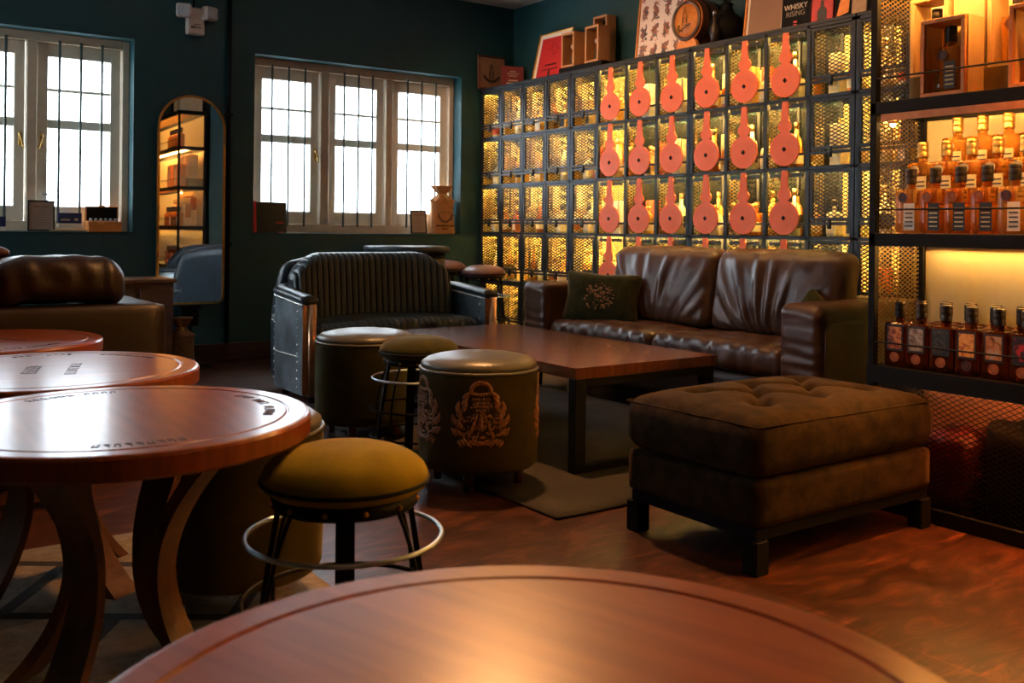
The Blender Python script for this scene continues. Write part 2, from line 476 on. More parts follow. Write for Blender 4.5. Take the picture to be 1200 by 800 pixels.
b.box((XL-.3, YB, 0), (XL, LW[0], H)); b.box((XL-.3, LW[1], 0), (XL, YW, H)); b.box((XL-.3, LW[0], 0), (XL, LW[1], WZ0)); b.box((XL-.3, LW[0], WZ1), (XL, LW[1], H)); struct('wall_left', b, 'wall')
b = MB(); b.box((XL, YB-.3, 0), (3.68, YB, H)); struct('wall_front', b, 'wall')
b = MB(); b.box((XL, YW-.022, 0), (4.80, YW, .15), bev=.006); b.box((XL, YW-.03, 0), (4.80, YW-.022, .04)); struct('baseboard_back', b, 'baseboard')
b = MB(); b.box((XL, YB, 0), (XL+.02, YW-.03, .15), bev=.006); struct('baseboard_left', b, 'baseboard')

# ---- windows
def window(n, x0, x1, handles):
    root = link('window_%d' % n, None, None, (0,0,0)); root['kind'] = 'structure'
    y0, y1 = YW+.13, YW+.22
    bays = [(x0+.05, x0+.617), (x0+.695, x0+1.225), (x0+1.293, x1-.05)]
    f = MB()
    f.box((x0, y0, WZ0), (x0+.05, y1, WZ1), bev=.004); f.box((x1-.05, y0, WZ0), (x1, y1, WZ1), bev=.004)
    f.box((x0+.05, y0, WZ1-.07), (x1-.05, y1, WZ1), bev=.004); f.box((x0+.05, y0, WZ0), (x1-.05, y1, WZ0+.075), bev=.004)
    for i in (0, 1): f.box((bays[i][1], y0, WZ0+.075), (bays[i+1][0], y1, WZ1-.07), bev=.004)
    f.build('window_frame', 'frame_w', root)
    s = MB(); s.box((x0, YW-.004, WZ0-.012), (x1, y0+.02, WZ0+.002), bev=.003); s.build('window_sill', 'wall', root)
    for bi, (a, c) in enumerate(bays):
        z0, z1 = WZ0+.075, WZ1-.07
        q = MB(); ya, yb = y0+.035, y1-.01
        st = .075
        q.box((a+.006, ya, z0), (a+st, yb, z1), bev=.003); q.box((c-st, ya, z0), (c-.006, yb, z1), bev=.003)
        q.box((a+st, ya, z1-.095), (c-st, yb, z1), bev=.003); q.box((a+st, ya, z0), (c-st, yb, z0+.105), bev=.003)
        q.box((a+st, ya+.004, 1.735), (c-st, yb-.004, 1.80), bev=.003)
        q.box((a+st, ya+.008, 2.0), (c-st, yb-.008, 2.022), bev=.003)
        so = q.build('sash', 'sash_w', root)
        g = MB(); g.box((a+st-.005, yb-.022, z0+.1), (c-st+.005, yb-.018, z1-.09)); g.build('pane', 'pane', so)
        for k in range(3):
            x = a+(c-a)*(k+1)/4
            g = MB(); g.tube([(x, y0-.004, z0-.02), (x, y0-.004, z1+.02)], .0092, n=8, up=(0,1,0)); g.build('window_bar', 'winbar', root)
        for hb, side in handles:
            if hb == bi:
                hx = a+.035 if side < 0 else c-.035
                g = MB(); g.box((hx-.010, ya-.008, 1.60), (hx+.010, ya, 1.70), bev=.003)
                g.tube([(hx, ya-.01, 1.68), (hx, ya-.03, 1.67), (hx+.012*side, ya-.034, 1.62), (hx+.02*side, ya-.03, 1.585)], .007)
                g.ball((hx, ya-.022, 1.68), .014); g.build('handle', 'brass', so)
    return root
window(1, *WINS[0], [(1, 1), (2, -1)])
window(2, *WINS[1], [(0, 1)])
root = link('window_3', None, None, (0,0,0)); root['kind'] = 'structure'
b = MB(); xa, xb = XL-.2, XL-.12
for y in (LW[0], (LW[0]+LW[1])/2-.025, LW[1]-.05): b.box((xa, y, WZ0), (xb, y+.05, WZ1), bev=.004)
b.box((xa, LW[0]+.05, WZ0), (xb, LW[1]-.05, WZ0+.07)); b.box((xa, LW[0]+.05, WZ1-.07), (xb, LW[1]-.05, WZ1)); b.build('window_frame', 'frame_w', root)
b = MB(); b.box((xa+.03, LW[0]+.05, WZ0+.07), (xa+.034, LW[1]-.05, WZ1-.07)); b.build('pane', 'pane', root)
# house across the street, seen blown out through the panes
b = MB(); b.box((-12, 15, -3.5), (20, 15.4, 9)); 
b.build('street_facade', plain('white_render', (.85,.86,.88), .8, var=.03, scale=.5), label='white rendered street facade seen blown out through the windows', cat='building')

# pipe on the wall
b = MB(); b.tube([(2.51, YW-.02, .15), (2.51, YW-.02, H)], .018); 
for z in (.9, 1.9, 2.8): b.box((2.485, YW-.045, z), (2.535, YW, z+.02))
b.build('conduit_pipe', 'black', label='vertical black pipe on the wall between mirror and right window', cat='pipe')

# ---- emergency light
t = thing('emergency_light', 'white twin-head emergency light high on the teal wall above the mirror', 'light', (2.24, YW, 2.49))
b = MB(); b.box((-.065, -.06, 0), (.065, 0, .20), bev=.008); b.box((-.05, -.066, .03), (.05, -.06, .09)); b.build('housing', 'white', t)
for s_ in (-1, 1):
    mt = Matrix.Translation((s_*.095, -.07, .165)) @ Matrix.Rotation(s_*.35, 4, 'Z')
    b = MB(); b.box((-.055, -.035, -.05), (.055, .035, .05), bev=.012, mat=mt); b.box((-.045, -.04, -.04), (.045, -.035, .04), mi=1, mat=mt); b.build('lamp_head', ['white', 'lens'], t)
b = MB(); b.box((-.04, -.0675, .045), (-.005, -.066, .06)); b.box((0, -.0675, .048), (.035, -.066, .056)); b.box((-.02, -.0675, .07), (.03, -.066, .076)); b.build('printed_mark', 'ink', t)
b = MB(); b.tube([(2.235, YW-.012, 2.69), (2.235, YW-.012, H)], .008); b.build('power_cable', 'black', label='thin dark cable rising from the emergency light to the ceiling', cat='cable')

# ---- mirror
def arch(w, h, rb, n=20):
    p = []
    r = w/2
    for k in range(n+1):
        a = PI*k/n; p.append((r*math.cos(a), h-r+r*math.sin(a)))
    for k in range(7):
        a = PI+PI/2*k/6; p.append((-r+rb+rb*math.cos(a), rb+rb*math.sin(a)))
    for k in range(7):
        a = 1.5*PI+PI/2*k/6; p.append((r-rb+rb*math.cos(a), rb+rb*math.sin(a)))
    return p
t = thing('standing_mirror', 'tall arched mirror with thin gilt frame standing between the two windows', 'mirror', (2.215, 7.33, .0), rotz=-.028)
o_ = arch(.485, 1.55, .05)
b = MB(); b.prism([(x, z+.475) for x, z in arch(.475, 1.54, .05)], -.004, .008, 'XZ'); b.build('mirror_glass', 'mirror', t)
b = MB(); b.sweep([(x, 0, z+.47) for x, z in o_], [(-.008,-.012),(.008,-.012),(.008,.012),(-.008,.012)], True, up=(0,1,0)); b.build('mirror_frame', 'gold', t)
b = MB(); b.box((-.075, -.015, .43), (.075, .015, .455)); b.tube([(0, .0, .44), (0, .0, .03)], .014); b.lathe([(.0, 0), (.14, 0), (.14, .012), (.02, .03), (0, .03)], (0,-.09,0), 24); b.box((-.06,-.012,.30),(.06,.02,.43)); b.build('stand', 'blackmat', t)

# ---- things on the sills
SY = YW+.05
def framed_notice(loc, w, h, label, rot=(-.12,0,0), mats=('black','paper'), lines=8):
    t = thing('framed_notice', label, 'sign', loc, rot=rot)
    b = MB(); f = .008
    b.box((-w/2, -.008, 0), (w/2, .006, f)); b.box((-w/2, -.008, h-f), (w/2, .006, h)); b.box((-w/2, -.008, f), (-w/2+f, .006, h-f)); b.box((w/2-f, -.008, f), (w/2, .006, h-f))
    b.build('frame', mats[0], t)
    b = MB(); b.box((-w/2+f, -.002, f), (w/2-f, .005, h-f)); b.build('sheet', mats[1], t)
    b = MB(); rr = random.Random(3)
    for k in range(lines):
        ww = w*(.18+.14*rr.random()); z = h*(.18+.68*k/lines)
        b.box((-ww, -.003, z), (ww, -.002, z+.0035 if k < lines-1 else z+.008))
    b.build('printed_lines', 'brownprint', t)
    return t
framed_notice((1.205, 7.40+.02, WZ0+.004), .175, .212, 'dark framed paper notice on the left window sill', rot=(-.05,0,.1))
framed_notice((4.228, 7.40+.03, WZ0+.004), .165, .205, 'thin framed paper notice on the right window sill beside the sack', rot=(-.08,0,.1))
# folder
t = thing('folder_box', 'dark green presentation folder with red spine on right window sill', 'folder', (2.86, 7.42, WZ0+.002), rot=(-.06,0,.12))
b = MB(); b.box((-.115, -.012, 0), (.15, .012, .245), bev=.003); b.build('cover', plain('dark_green_board', (.008,.016,.014), .5), t)
b = MB(); b.box((-.145, -.012, 0), (-.115, .012, .25), bev=.003); b.build('spine', 'red', t)
b = MB(); b.box((.055, -.0135, .075), (.12, -.012, .085)); b.box((.07, -.0135, 0.0), (.12, -.012, .006)); b.build('printed_mark', 'red', t)
# sack with text
def sack(loc, h, w, d, label, mat, text=True, rz=0):
    t = thing('cloth_sack', label, 'sack', loc, rz)
    def shape(t_, a):
        # t_ 0..1 height ; returns radius factors
        if t_ < .7: r = 1-.10*math.sin(t_/.7*PI*.5)+.05*math.sin(t_*9)
        elif t_ < .82: r = .9-.62*((t_-.7)/.12)**.8
        else: r = .28+.55*((t_-.82)/.18)
        return r*(1+.05*math.sin(a*5+t_*7)*(1 if t_ < .7 else 3.2))
    b = MB(); n = 40; m = 30; vs = []; fs = []
    for i in range(m+1):
        tt = i/m
        for k in range(n):
            a = 2*PI*k/n; r = shape(tt, a); cx, cy = math.cos(a), math.sin(a)
            q = max(abs(cx), abs(cy))**.5
            vs.append((w/2*r*cx/q*.95, d/2*r*cy/q*.95, h*tt))
    for i in range(m):
        for k in range(n):
            k2 = (k+1) % n; fs.append((i*n+k, i*n+k2, (i+1)*n+k2, (i+1)*n+k))
    fs.append(list(range(n))[::-1]); fs.append([m*n+k for k in range(n)])
    b.add(vs, fs, 0, True); b.build('bag', mat, t)
    b = MB(); b.ring((0,0,h*.815), w*.15, .006, 20, 6); b.tube([(.0,-w*.15,h*.81),(.01,-w*.22,h*.74),(.025,-w*.30,h*.62)], .004); b.build('drawstring', 'capgold', t)
    if text:
        b = MB(); rr = random.Random(5)
        y = -d/2*1.0-.001
        for k in range(11):
            a = PI+PI*(k+.5)/11
            cx, cz = w*.27*math.cos(a), h*.42+w*.25*math.sin(a)
            b.box((-.006,0,-.010), (.006,.004,.010), mat=Matrix.Translation((cx, y+.006*abs(cx)/w, cz)) @ Matrix.Rotation(-(a-1.5*PI), 4, 'Y'))
        for k in range(12): b.box((-w*.35+k*w*.06, y-.001, h*.155), (-w*.35+k*w*.06+.009, y+.006, h*.185))
        for k in range(4): b.box((-w*.12+k*w*.06, y-.001, h*.095), (-w*.12+k*w*.06+.009, y+.006, h*.118))
        b.box((-w*.15, y-.001, h*.45), (w*.2, y+.006, h*.458))
        b.build('printed_text', 'ink', t)
    return t
sack((4.475, 7.457, WZ0+.002), .43, .29, .11, 'tan cloth sack with dark print and gathered neck on right window sill', 'burlap', rz=.15)
sack((2.045, 6.97, 0), .40, .19, .18, 'small brown burlap sack on the floor below the arched mirror', 'burlapdark', False)
# left sill pieces
t = thing('blue_card_stand', 'navy and white boxed card on the left window sill beside wooden case', 'card', (1.39, 7.435, WZ0+.028), .08)
b = MB(); b.box((-.08, -.012, .03), (.08, .012, .105), bev=.002); b.build('card', 'blue', t)
b = MB(); b.box((-.08, -.018, 0), (.08, .02, .03), bev=.002); b.build('base', 'sash_w', t)
b = MB(); b.box((-.06, -.0135, .05), (.0, -.012, .06)); b.box((.03, -.0135, .05), (.055, -.012, .066)); b.build('printed_mark', 'title', t)
b = MB(); b.box((-.14, -.06, 0), (.14, .05, .012), bev=.002); b.build('leaflet_stack', 'tan', None, (1.40, 7.46, WZ0+.0), .0, label='pile of leaflets under the navy card on the left sill', cat='leaflets')
b = MB(); b.box((-.06, -.02, 0), (.06, .02, .03)); b.box((-.06, -.012, .03), (.06, .012, .10), 1); b.build('small_card_box', ['sash_w','blue'], None, (.925, 7.44, WZ0), .05, label='small navy box at the left edge of the left window sill', cat='box')
t = thing('dispenser_bottle', 'clear pump bottle behind the framed notice on the left sill', 'bottle', (1.245, 7.49, WZ0+.0))
b = MB(); b.lathe([(0,0),(.036,0),(.038,.01),(.038,.15),(.030,.18),(.012,.19),(.012,.205),(0,.205)], n=20); b.build('body', 'clear', t)
b = MB(); b.lathe([(.013,.205),(.013,.225),(.005,.225),(.005,.26)], n=12); b.box((-.03,-.008,.255),(.012,.008,.27), bev=.003); b.build('pump', 'lens', t)
t = thing('tasting_case', 'open wooden case holding small vials on the left window sill', 'case', (1.615, 7.43, WZ0+.0), .06)
b = MB(); b.box((-.115, -.05, 0), (.115, .05, .075), bev=.003); b.build('base', 'bright_oak', t)
b = MB(); b.box((-.115, .035, .077), (.115, .05, .185), bev=.003); b.box((-.105, .033, .083), (.105, .036, .178), 1); b.box((-.02,.03,.185),(.02,.05,.192)); b.build('lid', ['bright_oak','blackmat'], t)
b = MB(); b.box((-.02, -.054, .05), (.02, -.05, .066), bev=.001); b.build('clasp', 'gold', t)
for k in range(6):
    b = MB(); b.lathe([(0,0),(.010,0),(.010,.022),(0,.022)], (0,0,0), 12)
    b.build('tasting_vial', 'lens', None, (1.53+k*.034, 7.425+k*.002, WZ0+.0755), label='small vial cap, %s from left in the open wooden case' % ['first','second','third','fourth','fifth','sixth'][k], cat='vial', group='vials in the tasting case')

# ================================================================== LOCKERS
XF = 4.83; DEP = .34; U0 = 7.385; UW = 1.312; CW = UW/4
RZ = [.175+.425*i for i in range(6)]      # rails: .175 ... 2.30
door_mesh = lattice(.262, .268, .050, .0225, .0058).mesh('mesh_panel', 'mesh')
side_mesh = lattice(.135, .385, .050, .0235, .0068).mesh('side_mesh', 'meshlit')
rear_mesh = lattice(.15, .385, .036, .0175, .0060).mesh('side_mesh', 'mesh')
back_mesh = lattice(CW-.026, .395, .040, .0175, .0060).mesh('back_mesh', 'mesh')
ORD = ['first','second','third','fourth','fifth','sixth','seventh','eighth','ninth','tenth','eleventh','twelfth','thirteenth','fourteenth','fifteenth','sixteenth']
ROWN = ['bottom','fourth','third','second','top']
def cut_out():
    # pot still outline: round belly, small ball, tapering neck (YZ plane, x is thickness)
    R = .105; cz = .112
    def right():
        p = []
        for k in range(15):
            a = -PI/2+(PI/2+1.05)*k/14
            p.append((R*math.cos(a)*1.06, cz+R*math.sin(a)))
        p.append((.030, cz+R*.98))
        for k in range(9):
            a = -1.0+2.05*k/8
            p.append((.012+.038*math.cos(a), cz+R+.036+.036*math.sin(a)))
        p.append((.029, .300)); p.append((.019, .405))
        return p
    r = right(); poly = r+[(-x, z) for x, z in reversed(r)]
    hole = None
    return poly
cut = MB(); cut.prism(cut_out(), -.005, .005, 'YZ'); cut_me = cut.mesh('still_cutout', 'orange')
lk = MB(); lk.lathe([(0,0),(.015,0),(.015,.007),(.006,.010),(0,.010)], n=4, smooth=False, mat=Matrix.Translation((-.005,0,.112)) @ Matrix.Rotation(-PI/2,4,'Y')); lock_me = lk.mesh('lock', 'black')
df = MB()
W_ = CW-.03
for z0, z1 in ((0, .020), (.288, .308)): df.box((-.009, -W_/2+.005, z0), (.009, W_/2-.005, z1), bev=.002)
for s_ in (-1, 1):
    y = s_*(W_/2-.015); df.box((-.009, y-.010, .02), (.009, y+.010, .288), bev=.002)
doorframe_me = df.mesh('door', 'locker')
la = MB(); la.box((-.014,-.011,-.048),(.004,.011,.012), bev=.003); la.box((-.020,-.005,-.040),(-.012,.005,-.020)); latch_me = la.mesh('latch', 'locker')
KIND = {}
def locker_unit(ui, label, kinds):
    ytop = U0-ui*UW - (.004*ui); t = thing('locker_unit', label, 'locker', (XF, ytop, 0), 0, 'dark steel bottle lockers along the right wall')
    # local: x 0..DEP, y 0..-UW
    b = MB()
    ps = .028
    for k in range(5):
        yy = -k*CW; w = ps/2
        lo, hi = (yy-w, yy+w)
        if k == 0: lo, hi = -ps, 0
        if k == 4: lo, hi = -UW, -UW+ps
        b.box((0, lo, 0), (.025, hi, RZ[-1]), bev=.002); b.box((DEP-.02, lo, 0), (DEP, hi, RZ[-1]))
    for z in RZ:
        b.box((0, -UW, z-.022), (.022, 0, z), bev=.002)
        b.box((.022, -UW, z-.006), (DEP, 0, z))
    b.box((0, -UW, RZ[-1]), (DEP, 0, RZ[-1]+.02), bev=.002)
    b.box((.01, -UW, .0), (.02, 0, .15))
    b.build('carcass', 'locker', t)
    for r in range(5):
        z0 = RZ[r]
        b = MB(); b.box((.024, -UW+.03, RZ[r+1]-.016), (.034, -.03, RZ[r+1]-.0065)); b.build('light_strip', 'led', t)
        for c in range(4):
            y0 = -c*CW; yc = y0-CW/2
            kd = kinds[c]
            # divider mesh on the compartment side: lamplit colour in front, unlit dark behind
            o = link('side_mesh', side_mesh, t, (.09, y0-.0 if c else -.015, z0+.004), 0)
            o = link('side_mesh', rear_mesh, t, (.235, y0-.0 if c else -.015, z0+.004), 0)
            if ui == 0 and c == 0:
                b = MB(); b.box((.026, -.010, z0), (DEP-.02, -.004, z0+.40)); b.build('lit_side_board', 'yboard', t)  # coloured like the lamplit end of the bay
            if kd == 'mesh':
                b = MB(); b.box((DEP-.012, yc-CW/2+.014, z0), (DEP-.006, yc+CW/2-.014, z0+.40)); b.build('lit_back_board', 'yboard', t)  # solid yellow stands in for the lamplit back of the bay
                d = link('door', doorframe_me, t, (.010, yc, z0+.094), 0)
                link('mesh_panel', door_mesh, d, (0, 0, .020), PI/2)
                link('latch', latch_me, d, (-.008, 0, 0), 0)
                b = MB(); b.box((.002, yc-W_/2, z0+.070), (.018, yc+W_/2, z0+.088), bev=.002); b.build('door_rail', 'locker', t)
            else:
                link('back_mesh', back_mesh, t, (DEP-.01, yc, z0+.002), -PI/2)
                b = MB(); b.box((.004, yc-W_/2, z0+.070), (.016, yc+W_/2, z0+.084), bev=.002)
                for s_ in (-.24, .24): b.tube([(.010, yc+s_*CW, z0+.084), (.010, yc+s_*CW, z0+.40)], .0022, n=5)
                b.box((.004, yc-W_*.42, z0+.365), (.014, yc-W_*.02, z0+.388)); b.box((.004, yc+W_*.1, z0+.365), (.014, yc+W_*.42, z0+.388))
                b.build('door_rail', 'locker', t)
                d = link('still_cutout', cut_me, t, (-.008, yc, z0+.001), 0, 'orange pot-still shaped cut-out with a small dark lock')
                link('lock', lock_me, d, (0,0,0), 0)
            KIND[(ui, c, r)] = (kd, ytop+yc, z0)
    return t
locker_unit(0, 'dark steel mesh-door bottle locker nearest the window corner', ['mesh']*4)
locker_unit(1, 'dark steel bottle locker second from window corner, one mesh column then orange cut-outs', ['mesh','cut','cut','cut'])
locker_unit(2, 'dark steel bottle locker third from window corner, three columns of orange cut-outs behind sofa', ['cut','cut','cut','mesh'])
locker_unit(3, 'dark steel mesh-door locker beside the lit display cabinet', ['mesh']*3+['mesh'])

# ---- bottles in the lockers: one mesh per look
def locker_bottle(kind, wi, li, cap):
    b = MB()
    if kind == 0:      # tall round
        b.lathe([(.0,0),(.034,0),(.037,.006),(.037,.165),(.030,.19),(.014,.212),(.013,.262),(0,.262)], n=14)
        b.lathe([(.0378,.05),(.0378,.135)], n=14, mi=1, cap=False); b.lathe([(0,.255),(.0155,.255),(.0155,.298),(0,.298)], n=10, mi=2)
    elif kind == 1:    # squat round
        b.lathe([(.0,0),(.042,0),(.046,.008),(.046,.095),(.040,.13),(.016,.15),(.014,.175),(0,.175)], n=14)
        b.lathe([(.0468,.025),(.0468,.085)], n=14, mi=1, cap=False); b.lathe([(0,.17),(.019,.17),(.019,.205),(0,.205)], n=10, mi=2)
    elif kind == 2:    # square
        b.box((-.036,-.036,0),(.036,.036,.15), bev=.008); b.lathe([(.0,.15),(.014,.155),(.013,.19),(0,.19)], n=10)
        b.box((-.038,-.028,.02),(-.0362,.028,.11), 1); b.lathe([(0,.185),(.018,.185),(.018,.222),(0,.222)], n=10, mi=2)
    elif kind == 3:    # carton
        b.box((-.038,-.038,0),(.038,.038,.25), 1, .002); b.box((-.0385,-.028,.05),(-.0383,.028,.15), 2)
    elif kind == 4:    # slender neck
        b.lathe([(.0,0),(.030,0),(.033,.006),(.034,.12),(.024,.15),(.013,.19),(.011,.285),(0,.285)], n=14)
        b.lathe([(.0345,.03),(.0348,.10)], n=14, mi=1, cap=False); b.lathe([(0,.275),(.013,.275),(.013,.315),(0,.315)], n=10, mi=2)
    return b.mesh('whisky_bottle', [WL[wi], LB[li], M[cap]])
PROT = []
rp = random.Random(11)
for kind in (0,0,1,1,2,2,4,0,1,2):
    for _ in range(2):
        wi = rp.randrange(5); li = rp.choice([0,0,1,1,3,5,2,4]); cap = rp.choice(['capgold','caplit','capgold','capdark'])
        PROT.append((locker_bottle(kind, wi, li, cap), kind, ['gold','amber','honey','sherry','straw'][wi], {'capgold':'gold','caplit':'tan','capdark':'dark'}[cap]))
CART = [(locker_bottle(3, 0, li, 'capgold'), n) for li, n in ((0,'cream'),(1,'white'),(3,'ochre'),(2,'red'))]
SHP = {0:'tall', 1:'squat', 2:'square', 4:'slender'}
rp = random.Random(4)
for (ui, c, r), (kd, yc, z0) in sorted(KIND.items()):
    ci = ui*4+c
    if ci > 13: continue
    if r == 0: continue
    if r == 1 and ci > 4 and ci < 12:
        if ci > 6: continue
    n = 4
    if rp.random() < .3: n -= 1
    for k in range(n):
        y = yc + (CW-.088)*((n-1)/2-k)/max(1, 3.55) + rp.uniform(-.004,.004)
        x = XF + (.095 if k % 2 else .19) + rp.uniform(-.01, .015)
        pos = ['far left','inner left','inner right','far right'] if n == 4 else (['left','middle','right'] if n == 3 else ['left','right'])
        if rp.random() < .12:
            me, nm = rp.choice(CART)
            link('bottle_carton', me, None, (x, y, z0+.001), 0, '%s bottle carton at %s in %s-row locker compartment, %s column from the window corner' % (nm, pos[k], ROWN[r], ORD[ci]) if len(pos[k].split())<3 else '%s carton %s in %s-row compartment, %s column from window corner' % (nm, pos[k], ROWN[r], ORD[ci]), 'box', 'cartons in the locker compartments')
        else:
            me, kk, wn, cn = rp.choice(PROT)
            link('whisky_bottle', me, None, (x, y, z0+.001), rp.uniform(-.3,.3), '%s %s bottle, %s cap, %s in %s-row locker, %s column' % (SHP[kk], wn, cn, pos[k], ROWN[r], ORD[ci]), 'bottle', 'bottles in the locker compartments')

# ---- things on top of the lockers
TZ = RZ[-1]+.0205
def picture(name, label, cat, loc, w, h, rot, frame_m, fw, mats, frame_d=.02):
    """upright picture in local XZ plane facing -Y"""
    t = thing(name, label, cat, loc, rot=rot)
    b = MB(); d = frame_d
    b.box((-w/2,-d,0),(w/2,0,fw), bev=.002); b.box((-w/2,-d,h-fw),(w/2,0,h), bev=.002); b.box((-w/2,-d,fw),(-w/2+fw,0,h-fw), bev=.002); b.box((w/2-fw,-d,fw),(w/2,0,h-fw), bev=.002)
    b.build('frame', frame_m, t)
    inset = fw
    for i, (pn, m, mg) in enumerate(mats):
        b = MB(); inset += mg; b.box((-w/2+inset, -d*.35-.002*i, inset), (w/2-inset, -d*.35+.004-.002*i, h-inset)); b.build(pn, m, t)
    return t, -d*.35-.002*len(mats)
def outline(b, pts, y, r=.003, closed=True):
    b.tube([(x, y, z) for x, z in pts], r, closed, 5, up=(0,1,0))
def bottle_outline(b, cx, z0, s, y, r=.003):
    pts = [(-.03,0),(.03,0),(.033,.01),(.033,.06),(.02,.078),(.012,.082),(.012,.10),(-.012,.10),(-.012,.082),(-.02,.078),(-.033,.06),(-.033,.01)]
    outline(b, [(cx+x*s*.62, z0+z*s) for x, z in pts], y, r); outline(b, [(cx+x*s, z0+z*s) for x, z in [(-.008,.10),(.008,.10),(.010,.118),(-.010,.118)]], y, r)
    outline(b, [(cx+x*s*.62, z0+z*s) for x, z in [(-.02,.018),(.02,.018),(.02,.05),(-.02,.05)]], y, r*.8)
t, yy = picture('framed_emblem', 'brown framed picture of a bottle emblem in the window corner above lockers', 'picture', (4.935, YW-.03, TZ), .30, .31, (-.04,0,0), 'sidewood', .014, [('sheet', 'brownprint', 0)])
b = MB(); bottle_outline(b, 0, .10, 1.1, yy-.001, .0035); b.sweep([(-.085+.17*k/12, yy-.002, .075+.05*(abs(k-6)/6)**2) for k in range(13)], [(-.001,-.011),(.001,-.011),(.001,.011),(-.001,.011)]); b.build('bottle_emblem', 'ink', t)
def book(label, loc, w, h, d, rot, cover, cat='book', name='book'):
    t = thing(name, label, cat, loc, rot=rot)
    b = MB(); b.box((-w/2,-d/2,0),(w/2,-d/2+.003,h)); b.box((-w/2,d/2-.003,0),(w/2,d/2,h)); b.box((-w/2,-d/2,0),(-w/2+.003,d/2,h)); b.build('cover', cover, t)
    b = MB(); b.box((-w/2+.003,-d/2+.003,.004),(w/2-.005,d/2-.003,h-.004)); b.build('pages', 'mat', t)
    return t
t = book('small dark red book beside the framed bottle emblem on the lockers', (5.055, 7.20, TZ), .20, .205, .03, (-.05,0,-.35), 'redbook')
b = MB()
for k, (z, w) in enumerate(((.045,.06),(.07,.045),(.115,.04),(.135,.055),(.155,.03))): b.box((-w,-.0165,z),(w,-.015,z+(.012 if k<2 else .006)))
b.build('cover_lettering', 'title', t)
R90 = -PI/2     # local -Y turned to face -X
# facing -X : local x axis -> -Y world ; lean back about local X
def face(lean=0): return (lean*-1, 0, R90)
t, yy = picture('framed_poster', 'red print in a white mount and dark gilt frame leaning on the wall', 'poster', (5.03, 6.63, TZ), .47, .45, face(.22), 'gold', .012, [('mount', 'mat', 0), ('print', 'red', .035)])
b = MB()
rr = random.Random(2)
for k in range(26):
    a = rr.random()*2*PI; r = .02+.045*rr.random()
    b.box((-.004,-.001,-.003),(.004,.0,.003), mat=Matrix.Translation((.02+r*math.cos(a), yy-.001, .30+r*math.sin(a))) @ Matrix.Rotation(a,4,'Y'))
for k in range(9): b.box((-.08+.018*k, yy-.002, .145),( -.068+.018*k, yy, .157))
for k in range(16): b.box((-.11+.014*k, yy-.002, .105),(-.10+.014*k, yy, .112))
b.box((-.022,yy-.002,.04),(.006,yy,.09)); b.box((-.013,yy-.002,.09),(-.003,yy,.105)); b.build('printed_figure', 'ink', t)
def bottle_box(label, loc, w, h, d, rot, wood_m, group, th=.018, interior='blackmat', backed=True):
    t = thing('bottle_display_box', label, 'box', loc, rot=rot, group=group)
    b = MB(); b.box((-w/2,-d/2,0),(w/2,d/2,th), bev=.002); b.box((-w/2,-d/2,h-th),(w/2,d/2,h), bev=.002)
    b.box((-w/2,-d/2,th),(-w/2+th,d/2,h-th), bev=.002); b.box((w/2-th,-d/2,th),(w/2,d/2,h-th), bev=.002); b.build('box_frame', wood_m, t)
    if backed: b = MB(); b.box((-w/2+th,d/2-.012,th),(w/2-th,d/2-.002,h-th)); b.build('back_panel', interior, t)
    return t
b = MB(); b.box((4.92, 5.80, TZ), (5.19, 6.345, TZ+.062), bev=.003); b.build('plinth_tray', 'blackmat', label='low black plinth under the three cedar boxes on the lockers', cat='plinth')
def small_bottle(loc, label, s=.8):
    t = thing('miniature_bottle', label, 'bottle', loc, R90)
    b = MB(); b.lathe([(0,0),(.030*s,0),(.032*s,.005),(.032*s,.10*s),(.012*s,.13*s),(.010*s,.17*s),(0,.17*s)], n=14); b.build('body', 'capdark', t)
    b = MB(); b.lathe([(0,.17*s),(.024*s,.17*s),(.03*s,.19*s),(.024*s,.215*s),(0,.215*s)], n=12); b.build('stopper', 'paper', t)
for (y, x, w, h, lb) in ((6.245, 4.995, .165, .285, 'cedar box with a dark bottle inside, standing beside the red poster'), (5.94, 4.995, .165, .29, 'cedar box with a dark bottle inside, in front of a taller box'), (6.01, 5.125, .17, .40, 'tall cedar box standing behind another cedar box')):
    bottle_box(lb, (x, y, TZ+.063), w, h, .13 if x < 5 else .10, face(), 'cedar', 'cedar bottle boxes on the lockers')
    if x < 5: small_bottle((x, y, TZ+.082), 'dark miniature bottle with pale round stopper inside the cedar box %s' % ('beside the red poster' if y > 6.1 else 'farther from the poster'))
t, yy = picture('framed_poster', 'tall poster of many small coloured illustrations leaning behind the cask', 'poster', (5.06, 5.31, TZ), .50, .72, face(.10), 'bright_oak', .014, [])
b = MB(); b.box((-.236,-.008,.014),(.236,-.003,.706)); o = b.build('print', 'poster', t)
# poster material uses the object's Y / Z, so give the sheet its own axes
me = o.data
for v in me.vertices: v.co = Vector((v.co.y, v.co.x, v.co.z))
o.rotation_euler = (0,0,PI/2); 
for v in me.vertices: v.co = Vector((v.co.x, -v.co.y, v.co.z))
